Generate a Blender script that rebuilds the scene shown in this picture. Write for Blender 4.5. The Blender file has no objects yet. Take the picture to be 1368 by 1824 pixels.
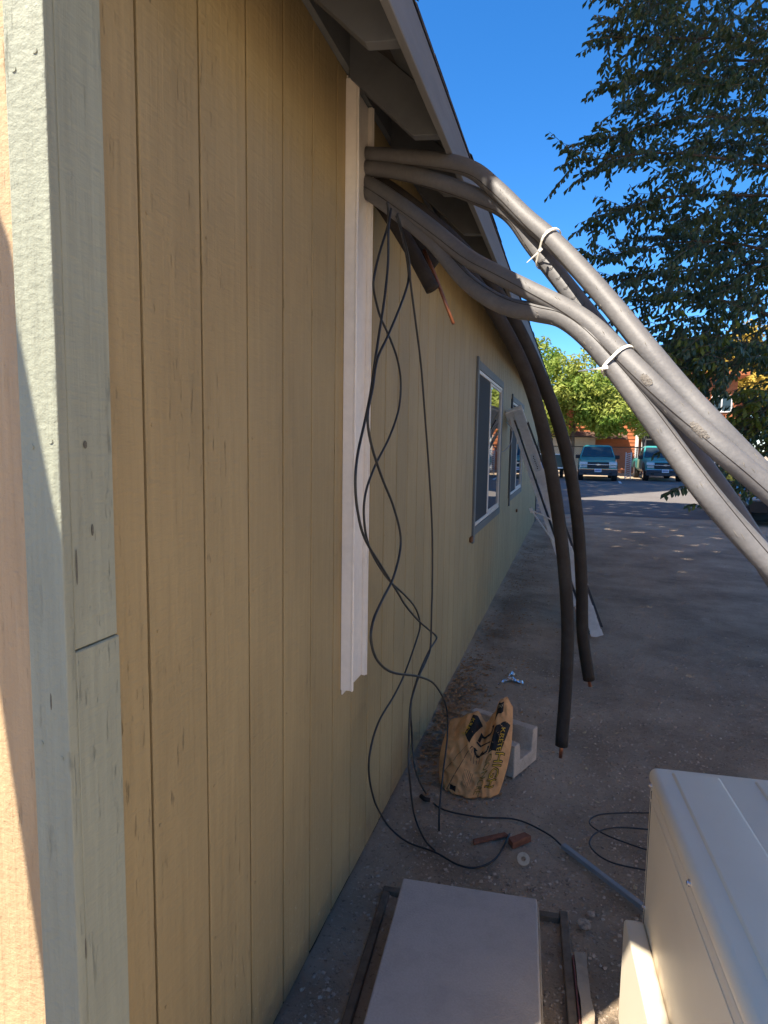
import bpy, bmesh, math, random
import numpy as np
from mathutils import Vector, Matrix, noise
random.seed(7); rng = np.random.default_rng(7)
S = bpy.context.scene
COL = S.collection

# ------------------------------------------------------------------ camera, sky, sun, exposure
FPX, PITCH, YAW, ROLL, CAMX, CAMZ = 1155.5, .1048, .2809, .0158, .7751, 1.7337
_cy, _sy, _cp, _sp = math.cos(YAW), math.sin(YAW), math.cos(PITCH), math.sin(PITCH)
FWD = np.array([-_sy*_cp, _cy*_cp, -_sp]); _R = np.array([_cy, _sy, 0.]); _U = np.cross(_R, FWD)
RGT = math.cos(ROLL)*_R + math.sin(ROLL)*_U; UPV = -math.sin(ROLL)*_R + math.cos(ROLL)*_U
CAMP = np.array([CAMX, 0., CAMZ])
cam_d = bpy.data.cameras.new('camera'); cam = bpy.data.objects.new('camera', cam_d); COL.objects.link(cam)
M = Matrix(((RGT[0], UPV[0], -FWD[0], CAMP[0]), (RGT[1], UPV[1], -FWD[1], CAMP[1]), (RGT[2], UPV[2], -FWD[2], CAMP[2]), (0, 0, 0, 1)))
cam.matrix_world = M
cam_d.sensor_fit = 'VERTICAL'; cam_d.sensor_height = 36; cam_d.lens = 36*FPX/1824
cam_d.clip_start = .05; cam_d.clip_end = 2000
S.camera = cam

SUN = np.array([-.34, -.42, .84]); SUN /= np.linalg.norm(SUN)          # direction towards the sun
W = bpy.data.worlds.new('World'); S.world = W; W.use_nodes = True
wn = W.node_tree.nodes; wl = W.node_tree.links
sky = wn.new('ShaderNodeTexSky'); sky.sky_type = 'NISHITA'; sky.sun_disc = False
sky.sun_elevation = math.asin(SUN[2]); sky.sun_rotation = math.atan2(SUN[0], SUN[1]) % (2*math.pi)
sky.altitude = 1300; sky.air_density = 1.0; sky.dust_density = 0; sky.ozone_density = 8
bg = wn['Background']; bg.inputs['Strength'].default_value = .100
hs = wn.new('ShaderNodeHueSaturation'); hs.inputs['Saturation'].default_value = 1.2
wl.new(sky.outputs[0], hs.inputs['Color']); wl.new(hs.outputs[0], bg.inputs[0])
sl = bpy.data.lights.new('sun', 'SUN'); sl.energy = 5.0; sl.angle = math.radians(.53); sl.color = (1, .90, .76)
so = bpy.data.objects.new('sun', sl); COL.objects.link(so)
so.rotation_euler = Vector(SUN).to_track_quat('Z', 'Y').to_euler(); so.location = (0, 0, 30)
S.view_settings.view_transform = 'Standard'; S.view_settings.look = 'None'
S.view_settings.exposure = 1.5; S.view_settings.gamma = 1; S.view_settings.use_curve_mapping = False
S.render.engine = 'CYCLES'

def ray(x, y): return FWD + RGT*(x-684)/FPX - UPV*(y-912)/FPX
def at(x, y, ax, v):
    r = ray(x, y); k = 'xyz'.index(ax); return CAMP + r*(v-CAMP[k])/r[k]
def dep(x, y, D): return CAMP + ray(x, y)*D

# ------------------------------------------------------------------ materials
def mat(name, col, rough=.8, var=.15, scale=8, stretch=(1, 1, 1), bump=0, bscale=60, spec=.3, metal=0, col2=None, mix=(.45, .65), fine=0, coat=0, transl=0):
    m = bpy.data.materials.new(name); m.use_nodes = True
    n = m.node_tree.nodes; l = m.node_tree.links; b = n['Principled BSDF']
    b.inputs['Roughness'].default_value = rough; b.inputs['Metallic'].default_value = metal
    b.inputs['Specular IOR Level'].default_value = spec
    if coat: b.inputs['Coat Weight'].default_value = coat; b.inputs['Coat Roughness'].default_value = .08
    tc = n.new('ShaderNodeNewGeometry'); mp = n.new('ShaderNodeMapping'); l.new(tc.outputs['Position'], mp.inputs[0])
    mp.inputs['Scale'].default_value = stretch
    nz = n.new('ShaderNodeTexNoise'); nz.inputs['Scale'].default_value = scale; nz.inputs['Detail'].default_value = 7
    nz.inputs['Roughness'].default_value = .65; l.new(mp.outputs[0], nz.inputs[0])
    rmp = n.new('ShaderNodeMapRange'); rmp.inputs[1].default_value = mix[0]; rmp.inputs[2].default_value = mix[1]
    l.new(nz.outputs[0], rmp.inputs[0])
    mx = n.new('ShaderNodeMix'); mx.data_type = 'RGBA'
    c2 = col2 or tuple(c*(1-var) for c in col)
    mx.inputs[6].default_value = (*col, 1); mx.inputs[7].default_value = (*c2, 1)
    l.new(rmp.outputs[0], mx.inputs[0]); out = mx.outputs[2]
    if fine:
        n2 = n.new('ShaderNodeTexNoise'); n2.inputs['Scale'].default_value = bscale; n2.inputs['Detail'].default_value = 4
        l.new(mp.outputs[0], n2.inputs[0])
        r2 = n.new('ShaderNodeMapRange'); r2.inputs[1].default_value = .3; r2.inputs[2].default_value = .7
        r2.inputs[3].default_value = 1-fine; r2.inputs[4].default_value = 1+fine*.6; l.new(n2.outputs[0], r2.inputs[0])
        m2 = n.new('ShaderNodeVectorMath'); m2.operation = 'SCALE'; l.new(out, m2.inputs[0]); l.new(r2.outputs[0], m2.inputs['Scale']); out = m2.outputs[0]
    l.new(out, b.inputs['Base Color'])
    if bump:
        n3 = n.new('ShaderNodeTexNoise'); n3.inputs['Scale'].default_value = bscale; n3.inputs['Detail'].default_value = 6
        l.new(mp.outputs[0], n3.inputs[0])
        bp = n.new('ShaderNodeBump'); bp.inputs['Strength'].default_value = min(1, bump); bp.inputs['Distance'].default_value = .01
        l.new(n3.outputs[0], bp.inputs['Height']); l.new(bp.outputs[0], b.inputs['Normal'])
    if transl:
        tr = n.new('ShaderNodeBsdfTranslucent'); l.new(out, tr.inputs[0])
        ms = n.new('ShaderNodeMixShader'); ms.inputs[0].default_value = transl
        l.new(b.outputs[0], ms.inputs[1]); l.new(tr.outputs[0], ms.inputs[2])
        l.new(ms.outputs[0], n['Material Output'].inputs[0])
    return m

def wood_siding(name, col, dark):
    """painted rough plywood siding: vertical grain, small dark checks, fine relief, faint saw marks across"""
    m = bpy.data.materials.new(name); m.use_nodes = True
    n = m.node_tree.nodes; l = m.node_tree.links; b = n['Principled BSDF']
    b.inputs['Roughness'].default_value = .62; b.inputs['Specular IOR Level'].default_value = .35
    g = n.new('ShaderNodeNewGeometry'); oi = n.new('ShaderNodeObjectInfo')
    def noise_(sc, stretch, det=6, rough=.6):
        mp = n.new('ShaderNodeMapping'); mp.inputs['Scale'].default_value = stretch; l.new(g.outputs['Position'], mp.inputs[0])
        z = n.new('ShaderNodeTexNoise'); z.inputs['Scale'].default_value = sc; z.inputs['Detail'].default_value = det; z.inputs['Roughness'].default_value = rough
        l.new(mp.outputs[0], z.inputs[0]); return z.outputs[0]
    def rng_(s, a, b_, c=0, d=1):
        r = n.new('ShaderNodeMapRange'); r.inputs[1].default_value = a; r.inputs[2].default_value = b_; r.inputs[3].default_value = c; r.inputs[4].default_value = d
        l.new(s, r.inputs[0]); return r.outputs[0]
    def mth(op, a, b_):
        q = n.new('ShaderNodeMath'); q.operation = op
        for i, v in enumerate((a, b_)):
            if isinstance(v, (int, float)): q.inputs[i].default_value = v
            else: l.new(v, q.inputs[i])
        return q.outputs[0]
    grain = noise_(55, (1, 1, .045)); big = noise_(2.2, (1, 1, .5)); checks = noise_(75, (1, 1.3, .13), 8, .7); patch = noise_(3.5, (1, 1, .35))
    saw = noise_(70, (1, .25, 1.2), 3)
    ck = mth('MULTIPLY', rng_(checks, .60, .70), rng_(patch, .45, .68))
    f = mth('MULTIPLY', rng_(grain, .3, .7, .90, 1.06), rng_(big, .3, .7, .88, 1.1))
    f = mth('MULTIPLY', f, rng_(oi.outputs['Random'], 0, 1, .95, 1.04))
    mx0 = n.new('ShaderNodeMix'); mx0.data_type = 'RGBA'; mx0.inputs[6].default_value = (*col, 1); mx0.inputs[7].default_value = (*dark, 1)
    l.new(mth('MULTIPLY', ck, .8 if name == 'tan_siding' else .35), mx0.inputs[0])
    sx = n.new('ShaderNodeSeparateXYZ'); l.new(g.outputs['Position'], sx.inputs[0])
    lowz = rng_(sx.outputs[2], .05, .75, 1, 0)
    spat = mth('MULTIPLY', rng_(noise_(75, (1, 1, .8), 2), .66, .70), lowz)                 # pale spatter near the ground
    knots = rng_(noise_(16, (1, 1.4, .5), 3, .5), .745, .775)                               # sparse dark knots and scars
    soil = mth('MULTIPLY', rng_(noise_(14, (1, 1, 1), 6, .7), .35, .65), rng_(sx.outputs[2], .02, .28, .55, 0))
    mx1 = n.new('ShaderNodeMix'); mx1.data_type = 'RGBA'; l.new(mth('MULTIPLY', spat, .55), mx1.inputs[0]); l.new(mx0.outputs[2], mx1.inputs[6]); mx1.inputs[7].default_value = (.55, .48, .36, 1)
    mx2 = n.new('ShaderNodeMix'); mx2.data_type = 'RGBA'; l.new(mth('MULTIPLY', knots, .8), mx2.inputs[0]); l.new(mx1.outputs[2], mx2.inputs[6]); mx2.inputs[7].default_value = (*dark, 1)
    mx = n.new('ShaderNodeMix'); mx.data_type = 'RGBA'; l.new(soil, mx.inputs[0]); l.new(mx2.outputs[2], mx.inputs[6]); mx.inputs[7].default_value = (.20, .145, .10, 1)
    vm = n.new('ShaderNodeVectorMath'); vm.operation = 'SCALE'; l.new(mx.outputs[2], vm.inputs[0]); l.new(f, vm.inputs['Scale'])
    l.new(vm.outputs[0], b.inputs['Base Color'])
    hgt = mth('SUBTRACT', mth('ADD', mth('MULTIPLY', grain, .7), mth('MULTIPLY', saw, .5)), mth('MULTIPLY', ck, .8))
    bp = n.new('ShaderNodeBump'); bp.inputs['Strength'].default_value = .8; bp.inputs['Distance'].default_value = .006
    l.new(hgt, bp.inputs['Height']); l.new(bp.outputs[0], b.inputs['Normal'])
    return m

def ground_mat(name, base, lo, hi, sc=1.0):
    m = bpy.data.materials.new(name); m.use_nodes = True
    n = m.node_tree.nodes; l = m.node_tree.links; b = n['Principled BSDF']; b.inputs['Roughness'].default_value = .95; b.inputs['Specular IOR Level'].default_value = .15
    g = n.new('ShaderNodeNewGeometry')
    def nz(s, d=8, r=.65):
        z = n.new('ShaderNodeTexNoise'); z.inputs['Scale'].default_value = s*sc; z.inputs['Detail'].default_value = d; z.inputs['Roughness'].default_value = r
        l.new(g.outputs['Position'], z.inputs[0]); return z.outputs[0]
    def ramp(s, a, c, lo_=0, hi_=1):
        r = n.new('ShaderNodeMapRange'); r.inputs[1].default_value = a; r.inputs[2].default_value = c; r.inputs[3].default_value = lo_; r.inputs[4].default_value = hi_
        l.new(s, r.inputs[0]); return r.outputs[0]
    def mixc(fac, a, c):
        q = n.new('ShaderNodeMix'); q.data_type = 'RGBA'
        l.new(fac, q.inputs[0])
        for i, v in ((6, a), (7, c)):
            if isinstance(v, tuple): q.inputs[i].default_value = (*v, 1)
            else: l.new(v, q.inputs[i])
        return q.outputs[2]
    c = mixc(ramp(nz(1.1), .4, .62), base, lo)
    c = mixc(ramp(nz(2.6), .60, .78, 0, .7), c, hi)
    sp = ramp(nz(90, 3), .62, .72, 0, .6); c = mixc(sp, c, hi)
    c = mixc(ramp(nz(9, 6, .75), .55, .75, 0, .55), c, lo); c = mixc(ramp(nz(17, 5, .7), .60, .74, 0, .5), c, hi)
    sp2 = ramp(nz(60, 3), .58, .70, 0, .7); c = mixc(sp2, c, tuple(v*.55 for v in lo))
    l.new(c, b.inputs['Base Color'])
    bp = n.new('ShaderNodeBump'); bp.inputs['Strength'].default_value = .9; bp.inputs['Distance'].default_value = .02
    l.new(nz(38, 9, .72), bp.inputs['Height']); l.new(bp.outputs[0], b.inputs['Normal'])
    return m

def glass_mat(name, tint=(.02, .025, .03), rough=.02, spec=.9):
    m = bpy.data.materials.new(name); m.use_nodes = True; b = m.node_tree.nodes['Principled BSDF']
    b.inputs['Base Color'].default_value = (*tint, 1); b.inputs['Roughness'].default_value = rough; b.inputs['Specular IOR Level'].default_value = spec
    return m

siding = wood_siding('tan_siding', (.355, .268, .132), (.085, .06, .032))
trimm = wood_siding('sage_trim', (.32, .335, .255), (.23, .24, .185))
rawwood = wood_siding('raw_plywood', (.50, .35, .20), (.2, .12, .06))
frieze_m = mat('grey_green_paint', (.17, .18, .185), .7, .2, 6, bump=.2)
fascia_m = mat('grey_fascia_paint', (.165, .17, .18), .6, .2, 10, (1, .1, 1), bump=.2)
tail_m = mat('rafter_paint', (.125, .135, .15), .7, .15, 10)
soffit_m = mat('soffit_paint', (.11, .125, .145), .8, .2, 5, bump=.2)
shingle = mat('dark_shingle', (.06, .055, .055), .9, .3, 30, bump=.4)
knot_m = mat('dark_knot', (.15, .145, .115), .8, .4, 90)
groove_m = mat('groove_dark', (.035, .024, .015), .9, .3, 20)  # near-black backing, puts the shade inside the siding grooves into its colour
blue_trim = wood_siding('blue_grey_trim', (.135, .145, .145), (.08, .09, .1))
vinyl = mat('almond_vinyl', (.70, .66, .60), .45, .06, 20, spec=.4)
pvc = mat('off_white_pvc', (.82, .765, .69), .45, .05, 14, fine=.04, bscale=40, spec=.4)
glass = glass_mat('window_glass')
screen_m = mat('insect_screen', (.035, .037, .04), .8, .15, 200)
rubber = mat('foam_rubber', (.122, .119, .121), .58, .0, 9, bump=.12, bscale=90, col2=(.155, .150, .150), mix=(.42, .75), spec=.5, fine=.08)
foam_nick = mat('dusty_nick', (.20, .185, .165), .9, .3, 60)
rubber_dk = mat('foam_rubber_black', (.024, .019, .016), .75, .0, 12, bump=.25, bscale=70, col2=(.036, .031, .027), spec=.3)
copper = mat('copper', (.45, .19, .11), .35, .3, 30, metal=.85)
nylon = mat('white_nylon', (.80, .77, .68), .4, .04)
black_cable = mat('black_cable', (.022, .024, .027), .45, .3, 40, spec=.45)
alu = mat('aluminium', (.78, .75, .71), .5, .15, 14, metal=.1, bump=.1)
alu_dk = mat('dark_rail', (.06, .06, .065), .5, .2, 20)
beige = mat('beige_metal', (.82, .69, .50), .42, .04, 3, bump=.12, bscale=420, spec=.45)
beige2 = mat('beige_cover', (.72, .64, .50), .45, .04, 3, bump=.12, bscale=420, spec=.4)
steel = mat('steel_screw', (.6, .6, .62), .25, .1, metal=.9)
slab_m = mat('grey_pad', (.47, .40, .34), .85, .10, 9, bump=.25, bscale=160, fine=.06)
cream = mat('cream_edge', (.40, .32, .23), .8, .25, 12, bump=.4)
kraft = mat('kraft_paper', (.70, .345, .135), .75, .25, 16, bump=.25, bscale=30)
kraft_in = mat('kraft_inside', (.30, .17, .08), .9, .3, 16)
ink = mat('black_ink', (.018, .016, .015), .7, .1)
inky = mat('yellow_ink', (.62, .36, .03), .7, .15)
cmu = mat('concrete_block', (.55, .44, .34), .95, .2, 14, bump=.6, bscale=150, fine=.12)
redwood = mat('red_wood', (.23, .09, .05), .85, .35, 40, (1, .2, 1), bump=.3)
dirt = ground_mat('dirt', (.43, .335, .238), (.26, .197, .137), (.60, .51, .40))
asphalt = ground_mat('asphalt', (.155, .142, .132), (.13, .118, .11), (.20, .188, .175), .6)
formwood = mat('old_form_wood', (.16, .125, .09), .9, .35, 20, bump=.4)
foil_m = mat('foil', (.75, .75, .78), .22, .25, 60, metal=.8)
leaf_dry = mat('dry_leaf', (.38, .21, .095), .85, .0, 30, col2=(.17, .11, .06))
leaf_pale = mat('pale_dry_leaf', (.50, .38, .22), .85, .2, 3)
stone_m = mat('pebble_stone', (.46, .37, .28), .9, .0, 25, col2=(.18, .135, .10))
leaf_g = mat('glossy_leaf', (.052, .098, .050), .38, .0, 2.5, col2=(.075, .115, .050), spec=.55, transl=.30)
leaf_lit = mat('sunlit_leaf', (.15, .19, .03), .5, .3, 2.5, spec=.4, transl=.35)  # sunlit yellow-green put into the colour of leaves at the lower right
leaf_bg = mat('background_leaf', (.18, .28, .045), .6, .0, .55, col2=(.44, .44, .10), transl=.42, mix=(.40, .66))
leaf_yt = mat('autumn_leaf', (.42, .30, .05), .7, .3, .8, transl=.3)
leaf_sh = mat('translucent_leaf', (.62, .46, .16), .6, .25, .8, transl=.6)  # pale gold leaf of the added shade trees, passes warm fill light
bark = mat('bark', (.11, .09, .075), .95, .35, 12, (1, 1, .3), bump=.6)
twig_m = mat('twig_bark', (.10, .075, .055), .9, .3, 20)
teal = mat('teal_paint', (.04, .25, .23), .35, .06, 3, spec=.5, coat=.5)
dull = mat('dull_teal_paint', (.20, .26, .17), .6, .2, 4)  # greyer, rougher paint for the door on one flank
tyre = mat('tyre_rubber', (.02, .02, .021), .85, .2)
plastic_k = mat('black_plastic', (.02, .021, .023), .5, .2)
chrome = mat('chrome', (.6, .6, .62), .2, .05, metal=.9)
bumper_m = mat('grey_bumper', (.05, .055, .065), .5, .15)
lamp_m = mat('lamp_lens', (.55, .56, .56), .12, .15, 30, spec=.7)
plate_m = mat('plate_white', (.62, .64, .70), .5, .05)
plate_ink = mat('plate_blue', (.06, .08, .25), .5, .05)
amber = mat('amber_lens', (.45, .2, .05), .3, .1)
carglass = glass_mat('car_glass', (.02, .028, .03), .03, .7)
redwall = mat('red_stained_wood', (.40, .135, .055), .8, .2, 3, (1, 1, 4), bump=.2)
white_p = mat('white_paint', (.62, .62, .60), .6, .1)
roofbrown = mat('brown_roof', (.13, .08, .06), .9, .3, 4)
tanwall = mat('pale_tan_wall', (.52, .44, .33), .85, .15, 2)
wire_m = mat('galvanised_wire', (.18, .185, .19), .5, .2, metal=.5)
rail_m = mat('dark_rail_pipe', (.03, .03, .03), .6, .2)
navy = mat('black_car_paint', (.012, .012, .015), .25, .05, spec=.6, coat=.6)
grn_dk = mat('dark_green_panel', (.05, .075, .065), .3, .3, 6, spec=.6)
paleblue = mat('pale_blue_plastic', (.40, .52, .72), .4, .1)
mark_white = mat('road_paint', (.6, .6, .58), .8, .2, 12)
rust = mat('rust_stain', (.20, .09, .04), .95, .3, 30)

# ------------------------------------------------------------------ mesh helpers
def link(o, parent=None):
    COL.objects.link(o)
    if parent: o.parent = parent
    return o
class MB:
    def __init__(s): s.v = []; s.f = []; s.m = []; s.cur = 0
    def add(s, v, f):
        b = len(s.v); s.v += [tuple(map(float, p)) for p in v]; s.f += [tuple(b+i for i in q) for q in f]; s.m += [s.cur]*len(f)
    def box(s, lo, hi, T=None):
        (a, b, c), (d, e, g) = lo, hi
        v = [(a, b, c), (d, b, c), (d, e, c), (a, e, c), (a, b, g), (d, b, g), (d, e, g), (a, e, g)]
        if T is not None: v = [tuple(T @ Vector(p)) for p in v]
        s.add(v, [(0, 3, 2, 1), (4, 5, 6, 7), (0, 1, 5, 4), (1, 2, 6, 5), (2, 3, 7, 6), (3, 0, 4, 7)])
    def hexa(s, v): s.add(v, [(0, 3, 2, 1), (4, 5, 6, 7), (0, 1, 5, 4), (1, 2, 6, 5), (2, 3, 7, 6), (3, 0, 4, 7)])
    def tube(s, pts, r, n=8, cap=True):
        pts = [np.array(p, float) for p in pts]; N = len(pts)
        rr = r if hasattr(r, '__len__') else [r]*N
        up = np.array([.13, .31, .94]); rings = []
        for i in range(N):
            t = pts[min(i+1, N-1)]-pts[max(i-1, 0)]; t /= (np.linalg.norm(t)+1e-12)
            a = np.cross(t, up)
            if np.linalg.norm(a) < .05: a = np.cross(t, (1, 0, 0))
            a /= np.linalg.norm(a); b = np.cross(t, a); up = np.cross(a, t) if i else up
            rings.append([pts[i]+rr[i]*(math.cos(k*2*math.pi/n)*a+math.sin(k*2*math.pi/n)*b) for k in range(n)])
            up = -b if np.dot(-b, up) > 0 else b
        v = [p for q in rings for p in q]
        f = [(i*n+k, i*n+(k+1) % n, (i+1)*n+(k+1) % n, (i+1)*n+k) for i in range(N-1) for k in range(n)]
        if cap: f += [tuple(range(n))[::-1], tuple((N-1)*n+k for k in range(n))]
        s.add(v, f)
    def prism(s, poly, y0, y1, axis='x'):
        """polygon in two coordinates extruded along the axis"""
        k = len(poly)
        def mk(p, t): return {'x': (t, p[0], p[1]), 'y': (p[0], t, p[1]), 'z': (p[0], p[1], t)}[axis]
        v = [mk(p, y0) for p in poly]+[mk(p, y1) for p in poly]
        s.add(v, [tuple(range(k))[::-1], tuple(range(k, 2*k))]+[(i, (i+1) % k, k+(i+1) % k, k+i) for i in range(k)])
    def build(s, name, m, parent=None, smooth=False, bevel=0, seg=2):
        me = bpy.data.meshes.new(name); me.from_pydata(s.v, [], s.f)
        ms = m if isinstance(m, (list, tuple)) else [m]
        for q in ms: me.materials.append(q)
        if len(ms) > 1:
            for p, i in zip(me.polygons, s.m): p.material_index = i
        bm = bmesh.new(); bm.from_mesh(me); bmesh.ops.recalc_face_normals(bm, faces=bm.faces)
        if bevel: bmesh.ops.bevel(bm, geom=list(bm.edges), offset=bevel, segments=seg, affect='EDGES', profile=.5)
        bm.to_mesh(me); bm.free()
        if smooth:
            for p in me.polygons: p.use_smooth = True
        return link(bpy.data.objects.new(name, me), parent)
def tag(o, label=None, cat=None, group=None, kind=None):
    for k, v in (('label', label), ('category', cat), ('group', group), ('kind', kind)):
        if v: o[k] = v
    return o
def thing(name, label, cat, loc=(0, 0, 0), rz=0, group=None):
    o = bpy.data.objects.new(name, None); link(o); o.location = loc; o.rotation_euler = (0, 0, rz); o.empty_display_size = .1
    return tag(o, label, cat, group)
def copy_tree(o, parent=None):
    c = o.copy(); COL.objects.link(c); c.parent = parent
    for ch in list(o.children): copy_tree(ch, c)
    return c
def part_copy(src, parent, loc=(0, 0, 0), sc=None, rot=None):
    c = src.copy(); COL.objects.link(c); c.parent = parent; c.location = loc
    if sc: c.scale = sc
    if rot: c.rotation_euler = rot
    return c
def spline(pts, k=8):
    P = [np.array(p, float) for p in pts]; P = [2*P[0]-P[1]]+P+[2*P[-1]-P[-2]]; out = []
    for i in range(1, len(P)-2):
        for j in range(k):
            t = j/k; a, b, c, d = P[i-1], P[i], P[i+1], P[i+2]
            out.append(.5*((2*b)+(c-a)*t+(2*a-5*b+4*c-d)*t*t+(3*b-a-3*c+d)*t**3))
    out.append(P[-2]); return out
def facing_text(txt, size, fn, name, m, parent, offset=0):
    """flat lettering laid onto a surface: fn(x, y) -> point"""
    cu = bpy.data.curves.new('lettering', 'FONT'); cu.body = txt; cu.size = size; cu.resolution_u = 2; cu.offset = offset
    to = bpy.data.objects.new('lettering', cu); COL.objects.link(to)
    dg = bpy.context.evaluated_depsgraph_get(); me = bpy.data.meshes.new_from_object(to.evaluated_get(dg))
    bpy.data.objects.remove(to); bpy.data.curves.remove(cu)
    bm = bmesh.new(); bm.from_mesh(me)
    bmesh.ops.triangulate(bm, faces=bm.faces)
    for _ in range(2): bmesh.ops.subdivide_edges(bm, edges=[e for e in bm.edges if e.calc_length() > size*.16], cuts=1)
    bmesh.ops.triangulate(bm, faces=bm.faces)
    for v in bm.verts: v.co = Vector(fn(v.co.x, v.co.y))
    bm.to_mesh(me); bm.free(); me.materials.clear(); me.materials.append(m); me.name = name
    return link(bpy.data.objects.new(name, me), parent)

# ------------------------------------------------------------------ ground and road
def ground_z(x, y):
    a = max(0, min(1, (15.5-y)/3))*max(0, min(1, (8-x)/3))
    z = a*(.012*noise.noise((x*1.3, y*1.3, 0))+.006*noise.noise((x*5, y*5, 3))+.004*noise.noise((x*14, y*14, 9)))
    if y > .8 and x < .7: z += a*(.05*math.exp(-max(x, 0)/.16)+.045*math.exp(-((x-.35)/.22)**2-((y-6)/2.0)**2))*min(1, max(0, (y-3)/1.5)) + a*.012*math.exp(-max(x, 0)/.1)
    return z - .012*a
xs = np.unique(np.concatenate([np.linspace(-150, -2, 12), np.linspace(-2, -.2, 10), np.linspace(-.2, 2.2, 110), np.linspace(2.2, 8, 70), np.linspace(8, 150, 14)]))
ys = np.unique(np.concatenate([np.linspace(-120, -2, 10), np.linspace(-2, 1, 20), np.linspace(1, 6, 200), np.linspace(6, 16, 120), np.linspace(16, 40, 20), np.linspace(40, 400, 14)]))
nx, ny = len(xs), len(ys)
me = bpy.data.meshes.new('ground')
me.from_pydata([(x, y, ground_z(x, y)) for y in ys for x in xs], [], [(j*nx+i, j*nx+i+1, (j+1)*nx+i+1, (j+1)*nx+i) for j in range(ny-1) for i in range(nx-1)])
me.materials.append(dirt)
for p in me.polygons: p.use_smooth = True
tag(link(bpy.data.objects.new('ground', me)), 'bare brown dirt yard beside the tan building', kind='structure')
b = MB()
edge = [(x, 17.3+.035*x+.25*noise.noise((x*.7, 0, 2))+.12*noise.noise((x*3.1, 0, 5))) for x in np.linspace(-40, 40, 161)]
n0 = len(edge); b.add([(x, y, .006) for x, y in edge]+[(x, 37.2, .006) for x, y in edge], [(i, i+1, n0+i+1, n0+i) for i in range(n0-1)])
tag(b.build('road', asphalt), 'grey asphalt lane crossing beyond the dirt yard', kind='structure')
b = MB(); q = at(1114, 862, 'z', .011)
b.hexa([(q[0]-.25, 33.2, .010), (q[0]-.13, 33.2, .010), (q[0]-.05, 35.6, .010), (q[0]-.17, 35.6, .010), (q[0]-.25, 33.2, .013), (q[0]-.13, 33.2, .013), (q[0]-.05, 35.6, .013), (q[0]-.17, 35.6, .013)])
tag(b.build('parking_line', mark_white), 'faded white parking line between the two teal pickups', kind='structure')

# ------------------------------------------------------------------ the tan building
Y0, Y1 = .82, 15.2
GY = 1.056; PIT = .2032
house = thing('house', 'long tan building with grooved plywood siding, sage corner trim and two windows', 'building', (0, 0, 0))
b = MB(); b.box((-7, Y0+.021, -.05), (-.013, Y1, 3.05)); b.build('wall', groove_m, house)
WINS = [(5.30, 7.26, .985, 2.42), (8.45, 10.42, 1.02, 2.365)]
src = None
def board(y0, y1, z0, z1):
    m_ = MB(); m_.box((-.0125, y0, z0), (0, y1, z1)); o = m_.build('siding_board', siding, house, bevel=.0018, seg=1); return o
first_y = GY-PIT                                                # narrow strip beside the corner trim
for i in range(-1, 72):
    a = GY+i*PIT+.0042+random.uniform(-.001, .001); c = GY+(i+1)*PIT-.0042+random.uniform(-.001, .001); a = max(a, .945); c = min(c, 15.10)
    if c-a < .03: continue
    segs = [(.03+random.uniform(-.004, .004), 2.95)]
    for (wy0, wy1, wz0, wz1) in WINS:
        if c > wy0+.05 and a < wy1-.05: segs = [(segs[0][0], wz0+.04), (wz1-.04, 2.95)]
    for z0, z1 in segs: board(a, c, z0, z1)
for (px, py, w_, h_) in ((152, 792, .0042, .0065), (165, 944, .0026, .010), (137, 1010, .0015, .03), (153, 1690, .0014, .02), (91, 1250, .0012, .014)):
    q = at(px, py, 'x', .021); kb = bmesh.new(); bmesh.ops.create_uvsphere(kb, u_segments=12, v_segments=6, radius=1)
    for v in kb.verts: v.co = Vector((v.co.x*.0012, v.co.y*w_*(1+.2*noise.noise(v.co*2)), v.co.z*h_))+Vector((.0208, q[1]+.35*w_*0, q[2]))
    km = bpy.data.meshes.new('knot'); kb.to_mesh(km); kb.free(); km.materials.append(knot_m); link(bpy.data.objects.new('knot', km), house)
sn = MB()
for i in range(0, 70):
    for k in range(7):
        y_, z_ = GY+i*PIT+.022+random.uniform(-.004, .004), .12+k*.41+random.uniform(-.02, .02)
        if any(a-.05 < y_ < c+.05 and e-.05 < z_ < f_+.05 for a, c, e, f_ in WINS): continue
        sn.tube([(.0002, y_, z_), (.0014, y_, z_)], .0036, 6)
tag(sn.build('nail_heads', siding, house), kind='stuff')
# corner boards: one on the end wall, whose edge shows on the long wall beside a second one in two lengths
b = MB(); b.box((-.052, Y0-.002, .02), (.0205, Y0+.018, 3.0)); b.build('corner_trim', trimm, house, bevel=.0022, seg=2)
b = MB(); b.box((-.012, Y0+.0184, .03), (.021, .943, 1.392)); b.build('corner_trim', trimm, house, bevel=.002, seg=1)
b = MB(); b.box((-.012, Y0+.0184, 1.3945), (.0195, .940, 3.0)); b.build('corner_trim', trimm, house, bevel=.002, seg=1)
for i in range(5):
    m_ = MB(); m_.box((-.0525-(i+1)*.2032, Y0+.010, .03), (-.0525-i*.2032-.007*(i > 0), Y0+.019, 3.0)); m_.build('siding_board', rawwood, house)
b = MB(); b.box((-.012, 15.103, .02), (.021, Y1+.02, 3.0)); b.build('corner_trim', blue_trim, house, bevel=.002, seg=1)
# nail heads on the corner boards
nh = MB()
for (x, z) in [(-.035, 2.27), (.004, 2.29), (-.03, 1.72), (.006, 1.73), (-.035, 1.24), (.004, 1.22)]:
    nh.tube([(x, Y0-.001, z), (x, Y0-.0033, z)], .0042, 10)
tag(nh.build('nail_heads', trimm, house), kind='stuff')
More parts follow.
